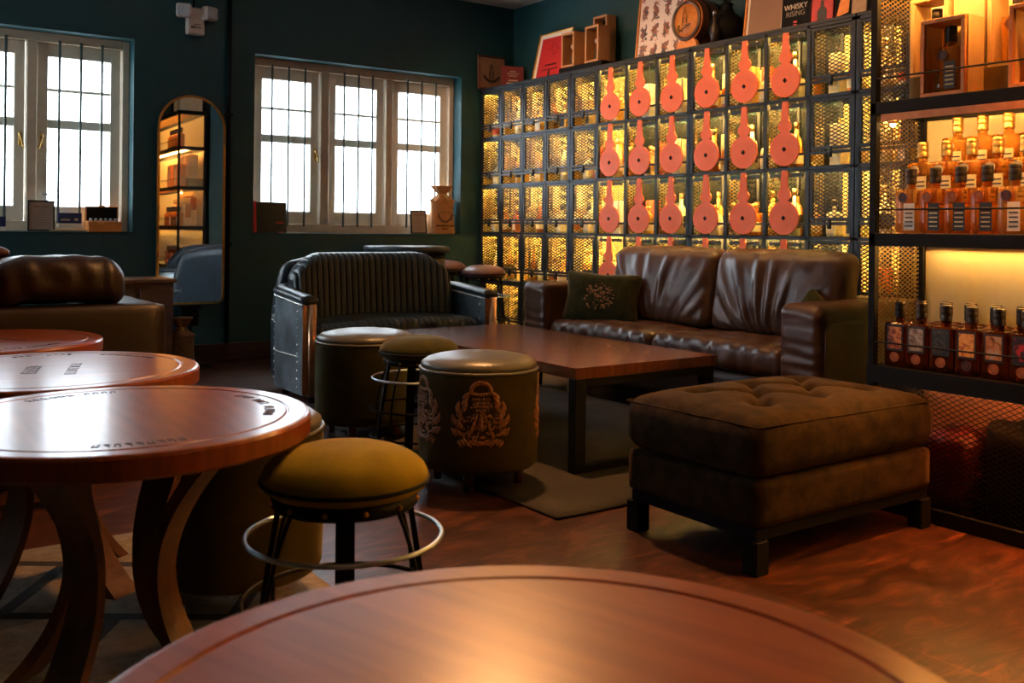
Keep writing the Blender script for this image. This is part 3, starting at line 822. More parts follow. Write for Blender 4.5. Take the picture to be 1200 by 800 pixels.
# cask
t = thing('oak_cask', 'small oak cask with bottle emblem on its head resting on a wooden cradle', 'cask', (4.90, 4.875, 2.53))
RY = Matrix.Rotation(PI/2, 4, 'Y')
b = MB(); L = .27
pr = [(.118,0),(.138,0),(.14,.008)]+[(.14+.022*math.sin(PI*k/10), .008+L*k/10) for k in range(1,10)]+[(.14,L+.008),(.138,L+.014),(0,L+.014)]
b.lathe([(0.116,.016),(.118,0)]+pr[1:], n=36, mat=RY); b.build('staves', 'barrel', t)
b = MB(); b.lathe([(0,.010),(.119,.010),(.119,.018),(0,.018)], n=36, mat=RY); b.build('head', 'bright_oak', t)
for z in (.012, .075, .19, .262):
    r = .142+.022*math.sin(PI*(z-.008)/L); b = MB(); b.lathe([(r,z),(r+.003,z),(r+.003,z+.018),(r,z+.018)], n=36, mat=RY, cap=False); b.build('hoop', 'bright_oak' if z < .02 else 'black', t)
b = MB()
mt = Matrix.Rotation(R90, 4, 'Z')
b2 = MB(); bottle_outline(b2, 0, -.035, 1.05, -.0085, .0025); b2.sweep([(-.03+.006*k, -.0085, -.062+.004*math.sin(k*1.7)+.0022*k) for k in range(15)], [(-.001,-.005),(.001,-.005),(.001,.005),(-.001,.005)])
b.add(b2.v, b2.f, 0, False, mt @ Matrix.Translation((0, .0, 0))); b.build('bottle_emblem', 'ink', t)
b = MB(); b.tube([(0,-.0+.035,-.07),(-.035,.035,-.07),(-.045,.035,-.07)], .007); b.tube([(-.032,.035,-.055),(-.032,.035,-.10)], .006); b.ball((-.032,.035,-.045), .011); b.build('tap', 'gold', t)
b = MB()
for x in (4.905, 5.12):
    b.prism([(4.76, 0), (4.98, 0), (4.955, .075), (4.93, .10), (4.90,.082), (4.87,.074), (4.84,.082), (4.81,.10), (4.785,.075)], x, x+.03, 'YZ', mat=Matrix.Translation((0,0,TZ-.0125)) if 0 else Matrix.Translation((0,0,TZ)) @ Matrix.Diagonal((1,1,.76,1)))
b.box((4.935, 4.80, TZ), (5.12, 4.84, TZ+.03)); b.box((4.935, 4.91, TZ), (5.12, 4.95, TZ+.03))
b.build('cask_cradle', 'bright_oak', label='wooden cradle carrying the small oak cask on the lockers', cat='stand')
# dark vase with reeds
t = thing('reed_vase', 'dark round vase with thin black reeds beside the oak cask', 'vase', (5.02, 4.60, TZ))
b = MB(); b.lathe([(0,0),(.05,0),(.10,.04),(.125,.11),(.11,.18),(.05,.23),(.035,.27),(.045,.29),(.035,.288),(.028,.27)], n=28); b.build('vase', 'blackmat', t)
b = MB()
for k in range(9):
    a = k*.7; b.tube([(0,0,.25),(.02*math.cos(a),.02*math.sin(a),.30),(.11*math.cos(a),.11*math.sin(a),.58)], .0035, n=5)
b.build('reeds', 'blackmat', t)
t = thing('bottle', 'dark slim bottle standing on the lockers between cask and brown frame', 'bottle', (4.875, 4.575, TZ))
b = MB(); b.lathe([(0,0),(.027,0),(.028,.11),(.012,.14),(.011,.19),(0,.19)], n=16); b.build('body', 'capdark', t)
b = MB(); b.lathe([(0,.19),(.013,.19),(.013,.22),(0,.22)], n=12); b.build('cap', 'rivet', t)
t, yy = picture('framed_picture', 'brown leather-toned picture with cream and orange frame leaning above the lockers', 'picture', (5.02, 4.275, TZ), .34, .44, face(.12), 'bright_oak', .014, [('mount', 'mat', 0), ('panel', 'brownprint', .02)])
t = book('black book titled in cream capital letters standing on the lockers', (4.945, 3.955, TZ), .215, .27, .03, face(.08), 'blackbook')
link('title_lettering', text_mesh('WHISKY', .048, 'title'), t, (0,-.0165,.128), rot=(PI/2,0,0))
link('title_lettering', text_mesh('RISING', .048, 'titledim'), t, (0,-.0165,.084), rot=(PI/2,0,0))
b = MB()
for z in (.02,.04,.19,.21): b.box((-.012,-.017,z),(.014,-.0155,z+.012))
b.build('red_ornament', 'red', t)
t = book('bright red book with a black bottle drawing on its cover', (4.945, 3.755, TZ), .155, .235, .025, face(.06), 'red')
b = MB(); b.prism([(-.034,.02),(.034,.02),(.034,.085),(.012,.11),(.012,.145),(-.012,.145),(-.012,.11),(-.034,.085)], -.0145, -.0125, 'XZ')
for k in range(5): b.box((-.05+k*.022,-.0145,.195),(-.036+k*.022,-.0125,.215))
b.build('bottle_drawing', 'ink', t)
t = book('dark book with orange cover picture next to the red book', (4.945, 3.605, TZ), .11, .215, .025, face(.06), 'blackbook')
b = MB(); b.prism([(-.045,.02),(.04,.04),(.045,.14),(-.02,.12)], -.0145, -.0125, 'XZ'); b.build('cover_picture', LB[5], t)
t = book('plain tan book standing last but one along the locker top', (4.945, 3.495, TZ), .10, .205, .025, face(.05), 'tan')
t = book('dark grey book at the cabinet end of the locker top', (4.945, 3.385, TZ), .09, .19, .022, face(.05), 'blackbook')

# ================================================================== DISPLAY CABINET
CX0, CX1 = 3.27, 3.62; CY1 = 2.262; CY0 = -.45; SH = [.546, 1.05, 1.55, 2.05, 2.50]
t = thing('display_cabinet', 'tall black framed display cabinet with amber lit bottle shelves', 'cabinet', (CX0, CY1, 0))
cab = t
b = MB()
posts = [0, -1.33, -2.67]
for y in posts:
    b.box((0, y-.028 if y > -2 else y, 0), (.028, y if y > -2 else y+.028, 2.5), bev=.002); b.box((.318, y-.032 if y > -2 else y, 0), (.35, y if y > -2 else y+.032, 2.5), bev=.002)
for z in SH:
    b.box((0, -2.67, z-.048), (.03, 0, z), bev=.002); b.box((.32, -2.67, z-.048), (.35, 0, z)); b.box((.03, -.030, z-.048), (.32, 0, z)); b.box((.03, -2.67, z-.048), (.32, -2.64, z))
b.box((0, -2.67, 0), (.03, 0, .055), bev=.002); b.box((.03, -.03, 0), (.32, 0, .055))
b.box((-.004, -2.67, .482), (0, 0, .546))
b.build('frame', 'black', t)
for z in SH: b = MB(); b.box((.03, -2.64, z-.010), (.32, -.03, z-.0005)); b.build('shelf', 'pine' if z > .6 else 'black', t)
b = MB(); b.box((.335, -2.64, .55), (.349, -.03, 2.45)); b.box((.335,-2.64,.06),(.349,-.03,.498),1); b.build('back_panel', ['cream','brownprint'], t)
sm = MB()
big = lattice(.285, .45, .034, .0175, .0038)
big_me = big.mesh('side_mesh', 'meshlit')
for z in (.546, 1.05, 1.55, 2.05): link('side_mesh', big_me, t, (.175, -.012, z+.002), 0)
lower = lattice(1.27, .44, .034, .019, .0032).mesh('front_mesh', 'mesh')
link('front_mesh', lower, t, (.016, -.68, .057), PI/2); link('front_mesh', lower, t, (.016, -2.0, .057), PI/2)
link('side_mesh', lattice(.285, .44, .026, .015, .003).mesh('side_mesh_low', 'mesh'), t, (.175,-.012,.057), 0)
for z in (.546, 1.05, 1.55, 2.05):
    b = MB(); b.tube([(.004, -.03, z+.09), (.004, -1.30, z+.09)], .0035, n=6); b.tube([(.004, -1.36, z+.09), (.004, -2.64, z+.09)], .0035, n=6); b.build('guard_rail', 'black', t)
for z, x in ((1.05, .30), (1.55, .034), (2.05, .034), (2.05, .19), (2.5, .034)):
    b = MB(); b.box((x, -2.6, z-.026), (x+.014, -.06, z-.012)); b.build('light_strip', 'led2', t)
b = MB(); b.box((.003, -2.6, .490), (.012, -.2, .4975)); b.build('light_strip', 'ledred', t)
b = MB(); b.box((-.002, -1.31, 1.05+.425), (.003, -.05, 1.05+.452)); b.build('edge_trim', 'bright_oak', t)
# small spot lamp under the upper beam
sp = MB(); sp.lathe([(0,0),(.012,0),(.016,-.02),(.016,-.03)], (.06,-.06,1.50), 14); spo = sp.build('spot_lamp', 'gold', t)
b = MB(); b.ball((.06,-.06,1.468), .011); b.build('bulb', 'bulb', spo)

# risers (bottle stands)
b = MB(); b.box((3.385, 1.0, 1.051), (3.465, 2.185, 1.155), bev=.002); b.build('riser_step', 'pine', label='low pale wood riser carrying the second tier of bottles', cat='riser')
b = MB(); b.box((3.470, 1.0, 1.051), (3.55, 2.10, 1.25), bev=.002); b.build('riser_step', 'pine', label='tall pale wood riser carrying the back tier of bottles', cat='riser')
def sqbottle(wi, cap, lab, sealm, pic=None, back=False):
    """square decanter-like whisky bottle; local -X is its front"""
    t = thing('whisky_bottle', None, 'bottle'); w = .0465
    b = MB(); b.soft((.07, 2*w, .165), .008, (0,0,.0835), (8,8,8)); b.lathe([(0,.162),(.017,.164),(.0165,.19),(0,.19)], n=16); b.build('body', WH[wi], t)
    b = MB(); b.lathe([(0,.186),(.0195,.186),(.020,.189),(.020,.205),(.0195,.206),(.0195,.209),(.020,.21),(.020,.226),(.0195,.227),(.0195,.23),(.020,.231),(.020,.242),(.018,.244),(0,.244)], n=18); b.build('stopper', cap, t)
    b = MB()
    if lab is not None:
        if pic is None: b.box((-.0366,-.036,.012),(-.0354,.008,.112)); 
        else: b.box((-.0366,-.034,.06),(-.0354,.034,.158))
        l = b.build('label', LB[lab] if isinstance(lab, int) else lab, t)
        if pic is not None:
            b = MB(); b.box((-.0372,-.028,.068),(-.0366,.028,.15)); b.build('label_picture', pic, l)
        else:
            b = MB(); 
            for k in range(5): b.box((-.0372,-.030,.025+k*.016),(-.0366,.002,.030+k*.016))
            b.build('label_print', 'caplit' if lab == 4 else 'capdark', l)
    b = MB(); zc = .135 if pic is None else .036
    b.lathe([(0,0),(.0185,0),(.0185,.0028),(.0160,.0028),(.0155,.0012),(.010,.0012),(.0095,.0026),(0,.0026)], n=20, smooth=False, mat=Matrix.Translation((-.0354, .012 if pic is None else .0, zc)) @ Matrix.Rotation(-PI/2,4,'Y')); b.build('seal', sealm, t)
    return t
def picmat(name, c1, c2, c3, s):
    m, nt, bb = new_mat(name); n = noise_tex(nt, coords(nt), s, 3, .6, 1); r = ramp(nt, [(.35,c1),(.5,c2),(.62,c3)]); nt.links.new(n.outputs['Fac'], r.inputs[0]); nt.links.new(r.outputs[0], bb.inputs['Base Color']); setp(bb, Roughness=.45); return m
PIC = [picmat('sunset_picture', (.02,.008,.006),(.45,.10,.03),(.75,.33,.08),30), picmat('grey_sky_picture', (.05,.04,.04),(.30,.22,.17),(.5,.45,.38),28),
       picmat('dark_fern_picture', (.008,.010,.008),(.02,.022,.016),(.09,.08,.05),60), picmat('orange_figure_picture', (.35,.07,.02),(.85,.40,.08),(.9,.5,.14),50),
       picmat('skyline_picture', (.015,.010,.008),(.55,.22,.06),(.45,.38,.28),22), picmat('red_ring_picture', (.01,.004,.004),(.02,.008,.008),(.6,.02,.02),16)]
PN = ['figure in red sunset','grey landscape','dark fern','orange figure','hazy skyline','red ring']
# middle shelf
P_first = sqbottle(0, 'capdark', 1, 'sealdark'); P_black = sqbottle(1, 'capdark', 4, 'seal'); P_pale = sqbottle(1, 'capgold', 0, 'title')
used = set()
def place(p, loc, label, group):
    if id(p) not in used:
        used.add(id(p)); p.location = loc; tag(p, label, None, group); return p
    return dup(p, loc, label, 0, group)
for k in range(8):
    y = 2.125-.098*k
    p = P_first if k in (0, 4) else P_black
    place(p, (3.335, y, 1.0505), 'square whisky bottle with %s label, %s from the left in front tier of middle shelf' % ('cream' if k in (0,4) else 'black', ORD[k]), 'front tier of bottles on the middle cabinet shelf')
for k in range(8):
    place(P_pale, (3.425, 2.135-.098*k, 1.1555), 'square bottle with gold stopper, %s from the left on the low riser' % ORD[k], 'second tier of bottles on the middle cabinet shelf')
for k in range(8):
    place(P_pale, (3.51, 2.045-.098*k, 1.2505), 'square bottle with gold stopper, %s from the left on the tall back riser' % ORD[k], 'back tier of bottles on the middle cabinet shelf')
# lower shelf
for k in range(8):
    i = k % 6
    p = sqbottle(5, 'capdark', 4, 'seal' if k != 3 else 'sealdark', PIC[i])
    p.location = (3.335, 2.175-.098*k+(-.01 if k == 0 else 0), .547)
    tag(p, 'dark whisky bottle with %s label, %s from left on lower shelf' % (PN[i], ORD[k]), None, 'front row of bottles on the lower cabinet shelf')
P_back = sqbottle(5, 'capdark', 0, 'seal')
for k in range(9):
    place(P_back, (3.43, 2.135-.096*k, .547), 'dark stoppered bottle behind the picture bottles, %s from the left, lower shelf' % ORD[k], 'second row of bottles on the lower cabinet shelf')
for k in range(9):
    place(P_back, (3.52, 2.085-.096*k, .547), 'dark stoppered bottle against the back panel, %s from the left, lower shelf' % ORD[k], 'third row of bottles on the lower cabinet shelf')
# top shelf: wooden boxes with bottles
P_box = sqbottle(1, 'capdark', 4, 'sealdark')
def cab_box(loc, w, h, d, label, m='bright_oak', with_bottle=None):
    t = bottle_box(label, loc, w, h, d, face(), m, 'boxed bottles on the upper cabinet shelf', .016, 'pine', backed=False)
    for x_ in (-w/2+.0165, w/2-.0185):
        b = MB(); b.box((x_, -d/2+.010, .0165), (x_+.002, d/2-.012, h-.0165)); b.build('bright_lining', 'pine', t)  # pale inner faces: brightness put into colour where the lid blocks the lamps
    if m == 'bright_oak':
        b = MB(); b.box((w/2, -d/2+.014, .0), (w/2+.004, d/2, h)); b.build('side_panel', 'pine', t)
        b = MB(); b.box((-.028,-d/2-.002,h-.010),(.028,-d/2,h-.002)); b.build('finger_pull', 'cedar', t)
    if with_bottle: place(P_box, (loc[0]-.0, loc[1], loc[2]+.0165), with_bottle, 'bottles inside the wooden boxes')
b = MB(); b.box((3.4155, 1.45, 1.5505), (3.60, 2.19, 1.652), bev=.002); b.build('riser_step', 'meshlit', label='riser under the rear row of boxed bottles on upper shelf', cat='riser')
cab_box((3.355, 1.983, 1.5505), .172, .285, .085*1.4, 'orange wooden box with dark-capped bottle, front left on upper cabinet shelf', with_bottle='amber bottle with tall dark cap inside the front left box of upper shelf')
cab_box((3.355, 1.655, 1.5505), .172, .285, .085*1.4, 'orange wooden box with bottle at right edge of the upper cabinet shelf', with_bottle='amber bottle inside the right edge wooden box of upper shelf')
cab_box((3.475, 2.112, 1.6525), .155, .30, .12, 'pale wooden box with bottle at rear left of the upper cabinet shelf', 'pine', 'amber bottle inside the pale rear left box of upper shelf')
cab_box((3.475, 1.80, 1.6525), .165, .30, .12, 'pale wooden box with bottle at rear middle of the upper cabinet shelf', 'pine', 'amber bottle inside the pale rear middle box of upper shelf')
b = MB(); b.box((3.43, 1.90, 1.6525), (3.55, 2.02, 1.97), bev=.002); b.build('bottle_carton', 'pine', label='closed pale carton between the two pale boxes on upper shelf', cat='box')
# upper tier, seen only in the mirror
for k in range(6):
    place(P_black, (3.34, 2.12-.11*k, 2.0505), 'square black-labelled bottle, %s from the left on the topmost cabinet shelf' % ORD[k], 'bottles on the topmost cabinet shelf')
for k, (m, n) in enumerate((('tan','tan'),('pine','pale'),('blackbook','black'))):
    b = MB(); b.box((3.30, 2.20-.17*k-.15, 2.5), (3.58, 2.20-.17*k, 2.78), bev=.004); b.build('storage_box', m, label='%s storage box on top of the display cabinet' % n, cat='box')
# bottom compartment contents
for k, (y, s_) in enumerate(((1.98,.9),(1.72,1.05),(1.42,.95),(1.12,1.0))):
    b = MB()
    def df_(p, k=k):
        q = p*9; return p*(1+.16*nz(q.x+k*7, q.y, q.z)) + Vector((0,0,.02*nz(q.x*2, q.y*2+k)))
    b.soft((.20, .24*s_, .36*s_), .06, (0,0,.18*s_+.01), (14,14,18), df_)
    b.build('paper_bag', 'blackbook' if k % 2 else M['darkred'], None, (3.44, y, .0), label='crumpled %s bag behind the lower mesh, %s from the left' % ('brown' if k % 2 else 'red', ORD[k]), cat='bag')

# ================================================================== SOFAS
def folds(y, z, seed, amp, zc=-.3):
    # leather folds fanning out from the lower middle of a cushion
    ang = math.atan2(y, (z-zc)+.35)
    return amp*(math.sin(ang*34+seed+2.2*nz(y*3+seed, z*3))*.55+nz(ang*14+seed, z*2.0)*1.3)
def sofa(name_label, loc, rotz, L, ncush, leather_m, body_m, seat_tuft=True):
    """local: front faces -X, length along Y (centre 0), floor z=0"""
    roll = not seat_tuft
    t = thing('leather_sofa', name_label, 'sofa', loc, rotz); D = .90; aw = .25; ah = .70
    b = MB(); b.soft((D-.06, L-.04, .20), .02, (D/2+.02, 0, .21), (8,16,4)); b.build('base', body_m, t)
    b = MB(); b.soft((.17, L+.006, .575), .025, (D-.078, 0, .41), (8,30,14)); b.build('back_frame', body_m, t)
    for s_ in (-1, 1):
        yc = s_*(L/2-aw/2)
        def arm(p, s_=s_):
            q = p.copy()
            f = max(0, 1-abs(p.x+D/2)/.12)
            q.z += .008*nz(p.x*6, p.y*8, s_) ; q.x += .010*nz(p.y*3, p.z*34, 2)*f
            q.y += .006*nz(p.x*5, 3, p.z*5)
            return q
        b = MB(); b.soft((D, aw, ah-.10), .045, (D/2, yc, .10+(ah-.10)/2), (30,12,40), arm)
        a = b.build('arm', leather_m, t)
        b = MB(); yo = s_*(L/2+.004)
        b.tube([(.045, yo, .14), (.045, yo, ah-.12), (.07, yo, ah-.085), (D-.10, yo, ah-.085), (D-.06, yo, ah-.11), (D-.06, yo, .14)], .006, n=6, up=(0,1,0)); b.build('piping', leather_m, a)
    iw = L-2*aw
    nseat = 2 if ncush else 2
    for k in range(nseat):
        w = iw/nseat; yc = -iw/2+w*(k+.5); 
        def seat(p, k=k, w=w):
            q = p.copy()
            top = max(0, p.z/.075)
            u = p.y/w*4; v = p.x/.64*3.2
            if top > 0:
                # diamond tufting
                dd = 1e9
                for i in range(-3,4):
                    for j in range(-3,4):
                        cx = i*.20; cy = j*.20+(.10 if i % 2 else 0)
                        d = math.hypot(p.x-cx, p.y-cy); dd = min(dd, d)
                q.z -= .026*math.exp(-(dd/.045)**2)*top
                q.z += .012*math.cos((p.x+p.y)*31.4/2)*0*top + .006*nz(p.x*14, p.y*14, k)*top
                q.z += .015*top*(1-(p.y/(w/2))**2)
            else:
                q.z += 0
            if p.x < -.26: q.x += .008*math.sin(p.y*60+3*nz(p.y*8, p.z*8)); 
            return q
        b = MB(); b.soft((.66, w-.006, .15), .05, (.03+.33, yc, .385), (34,44,10), seat); b.build('seat_cushion', leather_m, t)
    if roll:
        for k, (ya, yb) in enumerate(((-.0, .44), (.45, 1.01), (-.80, -.01))):
            def rl(p):
                q = p.copy(); e = abs(p.y)/((yb-ya)/2)
                q.z += .016*math.cos(min(1, e)*PI/2)-.02*e**6 + .010*nz(p.y*12, k*3, p.x*8); q.x += .012*nz(p.y*15, 4+k, p.z*10)
                return q
            # right-hand end as seen from behind
            b = MB(); b.soft((.27, yb-ya, .21), .085, (.74, (ya+yb)/2, .792), (12,40,12), rl); b.build('headrest_roll', leather_m, t)
    for k in range(0 if roll else ncush):
        w = min(iw/ncush, .925); yc = -iw/2+w*(k+.5)
        def backc(p, k=k, w=w):
            q = p.copy()
            yn = p.y/(w/2); zn = p.z/.235
            bulge = (1-abs(yn)**2.5)*(1-abs(zn)**2.5)
            if p.x < 0: q.x -= .05*bulge; q.x += folds(p.y/(w/2)*.5, p.z*1.4, k*3.1, .011)*min(1, (1.02-abs(yn))*5)*(1 if zn < .9 else .4)
            q.z += .014*(1-yn*yn)*(1 if zn > 0 else 0) + .006*nz(p.y*9, k*5, 2)
            q.x += .16*(p.z)     # recline
            q.x += .004*nz(p.y*12, p.z*12, k)
            return q
        b = MB(); b.soft((.19, w-.012, .48), .07, (.60, yc, .70), (10,80,44), backc); c_ = b.build('back_cushion', leather_m, t)
    for sx in (.08, D-.08):
        for s_ in (-1, 1):
            b = MB(); b.lathe([(0,0),(.018,0),(.026,.12),(0,.12)], (sx, s_*(L/2-.10), 0), 14); b.build('leg', 'blackmat', t)
    return t
sofa('long brown leather sofa with two wrinkled back cushions in front of the lockers', (3.85, 4.135, 0), 0, 2.42, 2, 'brownleather', 'darkbrown')
sofa('dark leather sofa seen from behind at left under the window', (.085, 5.40, 0), -PI/2, 2.33, 3, 'darkbrown', 'darkbrown', False)
# thin bright strip at its corner
def pillow(label, loc, rot, w, h, d, m, crestm=None):
    t = thing('throw_pillow', label, 'pillow', loc, rot=rot)
    def dfm(p):
        q = p.copy(); u = p.x/(w/2); v = p.z/(h/2)
        e = max(0, (1-abs(u)**3)*(1-abs(v)**3))
        q.y *= .22+.95*e**.55
        k = 1-.07*(1-abs(v))*abs(u)**2 ; q.x *= k+.03*abs(v)*abs(u); q.z *= 1-.06*(1-abs(u))*abs(v)**2+.03*abs(u)*abs(v)
        q.y += .006*nz(p.x*10, p.z*10)
        return q
    b = MB(); b.soft((w, d, h), .03, (0,0,0), (28,8,22), dfm); b.build('cover', m, t)
    if crestm:
        b = MB(); rr = random.Random(8)
        for k in range(120):
            a = rr.random()*2*PI; r = .10*rr.random()**.6
            cx, cz = r*math.cos(a), r*.9*math.sin(a)
            yy = -d/2*(.22+.95*(1-(abs(cx)/(w/2))**3)**.55)-.001
            b.ball((cx, yy, cz), .006, 6, 0, (1.6*rr.random()+.4, .35, .8))
        b.build('embroidered_crest', crestm, t)
    return t
pillow('dark green velvet pillow with crest leaning at the left end of long sofa', (4.13, 4.84, .605), (-.22, .04, -PI/2+.55), .50, .33, .13, 'pillowgreen', 'crest')
pillow('small green velvet pillow poking up behind the right arm of long sofa', (4.27, 3.27, .565), (-.25, .6, -PI/2-.1), .30, .26, .12, 'darkolive')
pillow('small mauve pillow on the back of the dark leather sofa at left', (.42, 4.92, .905), (1.35, .06, .1), .44, .30, .10, 'mauveleather')

# ================================================================== LOVESEAT
t = thing('aviator_loveseat', 'curved black ribbed loveseat with riveted aluminium arms by the window', 'loveseat', (2.96, 5.36, 0))
# local: front faces -Y, x centre 0, half width .66
def plan(side, n=30, off=0):
    """arm path from the front back round the rear corner, side=+-1"""
    pts = []
    for k in range(n+1):
        s_ = k/n
        if s_ < .55:
            y = s_/.55*.36; x = .685
        else:
            a = (s_-.55)/.45*PI/2; x = .35+.335*math.cos(a); y = .36+.36*math.sin(a)
        pts.append((side*(x+off*(1 if s_ < .55 else math.cos((s_-.55)/.45*PI/2))), y+(0 if s_ < .55 else off*math.sin((s_-.55)/.45*PI/2))))
    return pts
for s_ in (-1, 1):
    P = plan(s_); b = MB()
    n = len(P); vs = []; fs = []
    Z0, th = .06, .045
    Pin = plan(s_, off=-.085)
    for i in range(n):
        zt = .60+.055*(i/(n-1))
        for (px, py), z in ((P[i], Z0), (P[i], zt), (Pin[i], zt), (Pin[i], Z0)): vs.append((px, py, z))
    for i in range(n-1):
        for k in range(4):
            k2 = (k+1) % 4; fs.append((i*4+k, i*4+k2, (i+1)*4+k2, (i+1)*4+k))
    fs.append((0,1,2,3)); fs.append(((n-1)*4,(n-1)*4+1,(n-1)*4+2,(n-1)*4+3))
    b.add(vs, fs, 0, True); 
    arm = b.build('arm', 'alu', t); md = arm.modifiers.new('e', 'EDGE_SPLIT'); md.split_angle = .7
    b = MB(); mid = plan(s_, off=-.0425)
    sect = [(.056*math.cos(a)*1.0, .030*math.sin(a)) for a in [2*PI*k/14 for k in range(14)]]
    b.sweep([(x, y-.012 if i == 0 else y, .615+.055*(i/(n-1))) for i, (x, y) in enumerate(mid)], sect, smooth=True); b.build('arm_pad', 'blackleather', arm)
    b = MB(); fx = s_*.685-s_*.0425
    b.box((fx-.043, -.004, .06), (fx+.043, 0, .595)); b.tube([(fx+.012, -.010, .05), (fx+.012, -.010, .595)], .026, n=16, up=(0,1,0)); b.build('front_post', 'copper', arm)
    b = MB()
    for PP, o_ in ((P, .002), (Pin, -.002)):
        for i in range(0, n-1):
            for f_ in (0, .5):
                x = PP[i][0]*(1-f_)+PP[i+1][0]*f_; y = PP[i][1]*(1-f_)+PP[i+1][1]*f_
                b.ball((x+s_*o_, y, .588+.055*(i+f_)/(n-1)), .0085, 6)
        for z in [.10+.05*j for j in range(10)]: b.ball((PP[3][0]+s_*o_, PP[3][1], z), .008, 6)
        for z in [.10+.05*j for j in range(10)]: b.ball((PP[20][0]+s_*o_, PP[20][1], z), .006, 6)
        for i in range(3, 28): b.ball((PP[i][0]+s_*o_, PP[i][1], .28), .008, 6)
    b.build('rivets', 'rivet', arm, kind='stuff')
# outer back panel in leather
b = MB(); b.soft((1.20, .10, .80), .045, (0, .705, .47), (30, 6, 20), lambda p: Vector((p.x*(1-.12*max(0, p.z/.4)**2), p.y, p.z-.06*abs(p.x/.6)**3*(p.z > 0)))); b.build('rear_panel', 'blackleather', t)
def ribs(p, half, pitch, amp, fy):
    return amp*abs(math.cos(p/pitch*PI))**.6
def backd(p):
    q = p.copy()
    if p.y < -.02:
        q.y -= .020*(1-(1-abs(math.cos(p.x/.044*PI)))**3)-.007
    if p.z > .16: q.z += .006*(1-(1-abs(math.cos(p.x/.044*PI)))**3)
    q.y += .34*(p.x/.56)**2*-.28      # wrap forward at the ends
    q.y += .10*(p.z)                  # recline
    f = max(0, (abs(p.x)-.34)/.23); q.z -= .13*f*f*max(0, p.z/.265) + .035*max(0, p.z/.265)
    return q
b = MB(); b.soft((1.16, .17, .53), .075, (0, .545, .65), (264, 8, 26), backd); b.build('back_cushion', 'blackleather', t)
def seatd(p):
    q = p.copy()
    if p.z > 0: q.z += .010*(1-(1-abs(math.cos(p.x/.044*PI)))**3) + .02*(1-(p.x/.56)**2)
    if p.y < -.24: q.y -= .008*(1-(1-abs(math.cos(p.x/.044*PI)))**3)
    return q
b = MB(); b.soft((1.16, .50, .17), .06, (0, .275, .372), (264, 26, 8), seatd); b.build('seat_cushion', 'blackleather', t)
b = MB(); b.soft((1.15, .50, .22), .02, (0, .30, .175), (10,6,4)); b.build('base', 'blackleather', t)
for x in (-.6, .6):
    for y in (.05, .45): b = MB(); b.lathe([(0,0),(.02,0),(.026,.062),(0,.062)], (x, y, 0), 12); b.build('foot', 'blackmat', t)

# ================================================================== COFFEE TABLE
t = thing('coffee_table', 'long low walnut coffee table on black steel frame legs', 'table', (0,0,.0132))
b = MB(); x0, x1, y0, y1, zt = 2.59, 3.45, 3.20, 4.95, .450
poly = []
n = 26
for k in range(n+1):     # slightly live right edge, straight others
    y = y0+(y1-y0)*k/n; poly.append((x1+.012*nz(y*4, 3)+.008*nz(y*13, 1), y))
poly += [(x0, y1), (x0, y0)]
vs = [(x, y, zt) for x, y in poly]+[(x, y, zt-.048) for x, y in poly]; m = len(poly)
b.prism([(x,y) for x, y in poly], zt-.048, zt-.003); b.prism([((x-3.02)*.995+3.02, (y-4.115)*.998+4.115) for x, y in poly], zt-.003, zt)
b.build('tabletop', 'walnut', t)
for y in (y0+.0, y1-.065):
    b = MB(); w = .06
    b.box((x0, y, 0), (x0+w, y+.05, zt-.049), bev=.003); b.box((x1-w-.02, y, 0), (x1-.02, y+.05, zt-.049), bev=.003); b.box((x0+w, y, 0), (x1-w-.02, y+.05, .03), bev=.003); b.box((x0+w, y, zt-.085), (x1-w-.02, y+.05, zt-.049), bev=.003)
    b.build('leg_frame', 'black', t)

# ================================================================== OTTOMAN
t = thing('square_ottoman', 'large square button-tufted brown suede ottoman on black legs', 'ottoman', (2.772, 2.265, 0))
OW, OD = .962, .62
tufts = [(x, y) for x in (-.28,-.095,.095,.28) for y in (-.20, 0, .20)] 
tufts = [(-.27,-.14),(0,-.14),(.27,-.14),(-.27,.14),(0,.14),(.27,.14),(-.135,0),(.135,0)]
def otto(p):
    q = p.copy()
    if p.z > 0:
        k = p.z/.085; dd = min(math.hypot(p.x-a, p.y-c) for a, c in tufts)
        q.z += .036*k*(1-(2*p.x/OW)**4)*(1-(2*p.y/OD)**4)
        q.z -= .046*math.exp(-(dd/.036)**2)*k
        # pulled creases between neighbouring buttons
        for i, (a, c) in enumerate(tufts):
            for (a2, c2) in tufts[i+1:]:
                L = math.hypot(a2-a, c2-c)
                if L > .21: continue
                tt = max(0, min(1, ((p.x-a)*(a2-a)+(p.y-c)*(c2-c))/L**2)); d = math.hypot(p.x-a-tt*(a2-a), p.y-c-tt*(c2-c))
                q.z -= .017*math.exp(-(d/.017)**2)*k
    q.x += .006*nz(p.y*7, p.z*9, 1); q.y += .006*nz(p.x*7, p.z*9, 5)
    return q
b = MB(); b.soft((OW, OD, .175), .06, (0,0,.3775), (70,56,10), otto); c_ = b.build('seat_cushion', 'suede', t)
b = MB()
hx, hy = OW/2-.016, OD/2-.016
for z in (.452,):
    b.tube([(sx*hx, sy*hy, z) for sx, sy in ((-1,-1),(1,-1),(1,1),(-1,1))], .0035, True, 6)
b.build('piping', 'suede', c_)
for a, c in tufts:
    b = MB(); b.ball((a, c, .424), .012, 10, 0, (1,1,.5)); b.build('button', 'suede', c_)
b = MB(); b.soft((OW-.03, OD-.03, .148), .02, (0,0,.214), (20,16,6), lambda p: Vector((p.x, p.y, p.z))); b.build('base', 'suede', t)
b = MB(); b.box((-OW/2+.03, -OD/2+.03, .105), (OW/2-.03, OD/2-.03, .140)); b.build('apron', 'blackmat', t)
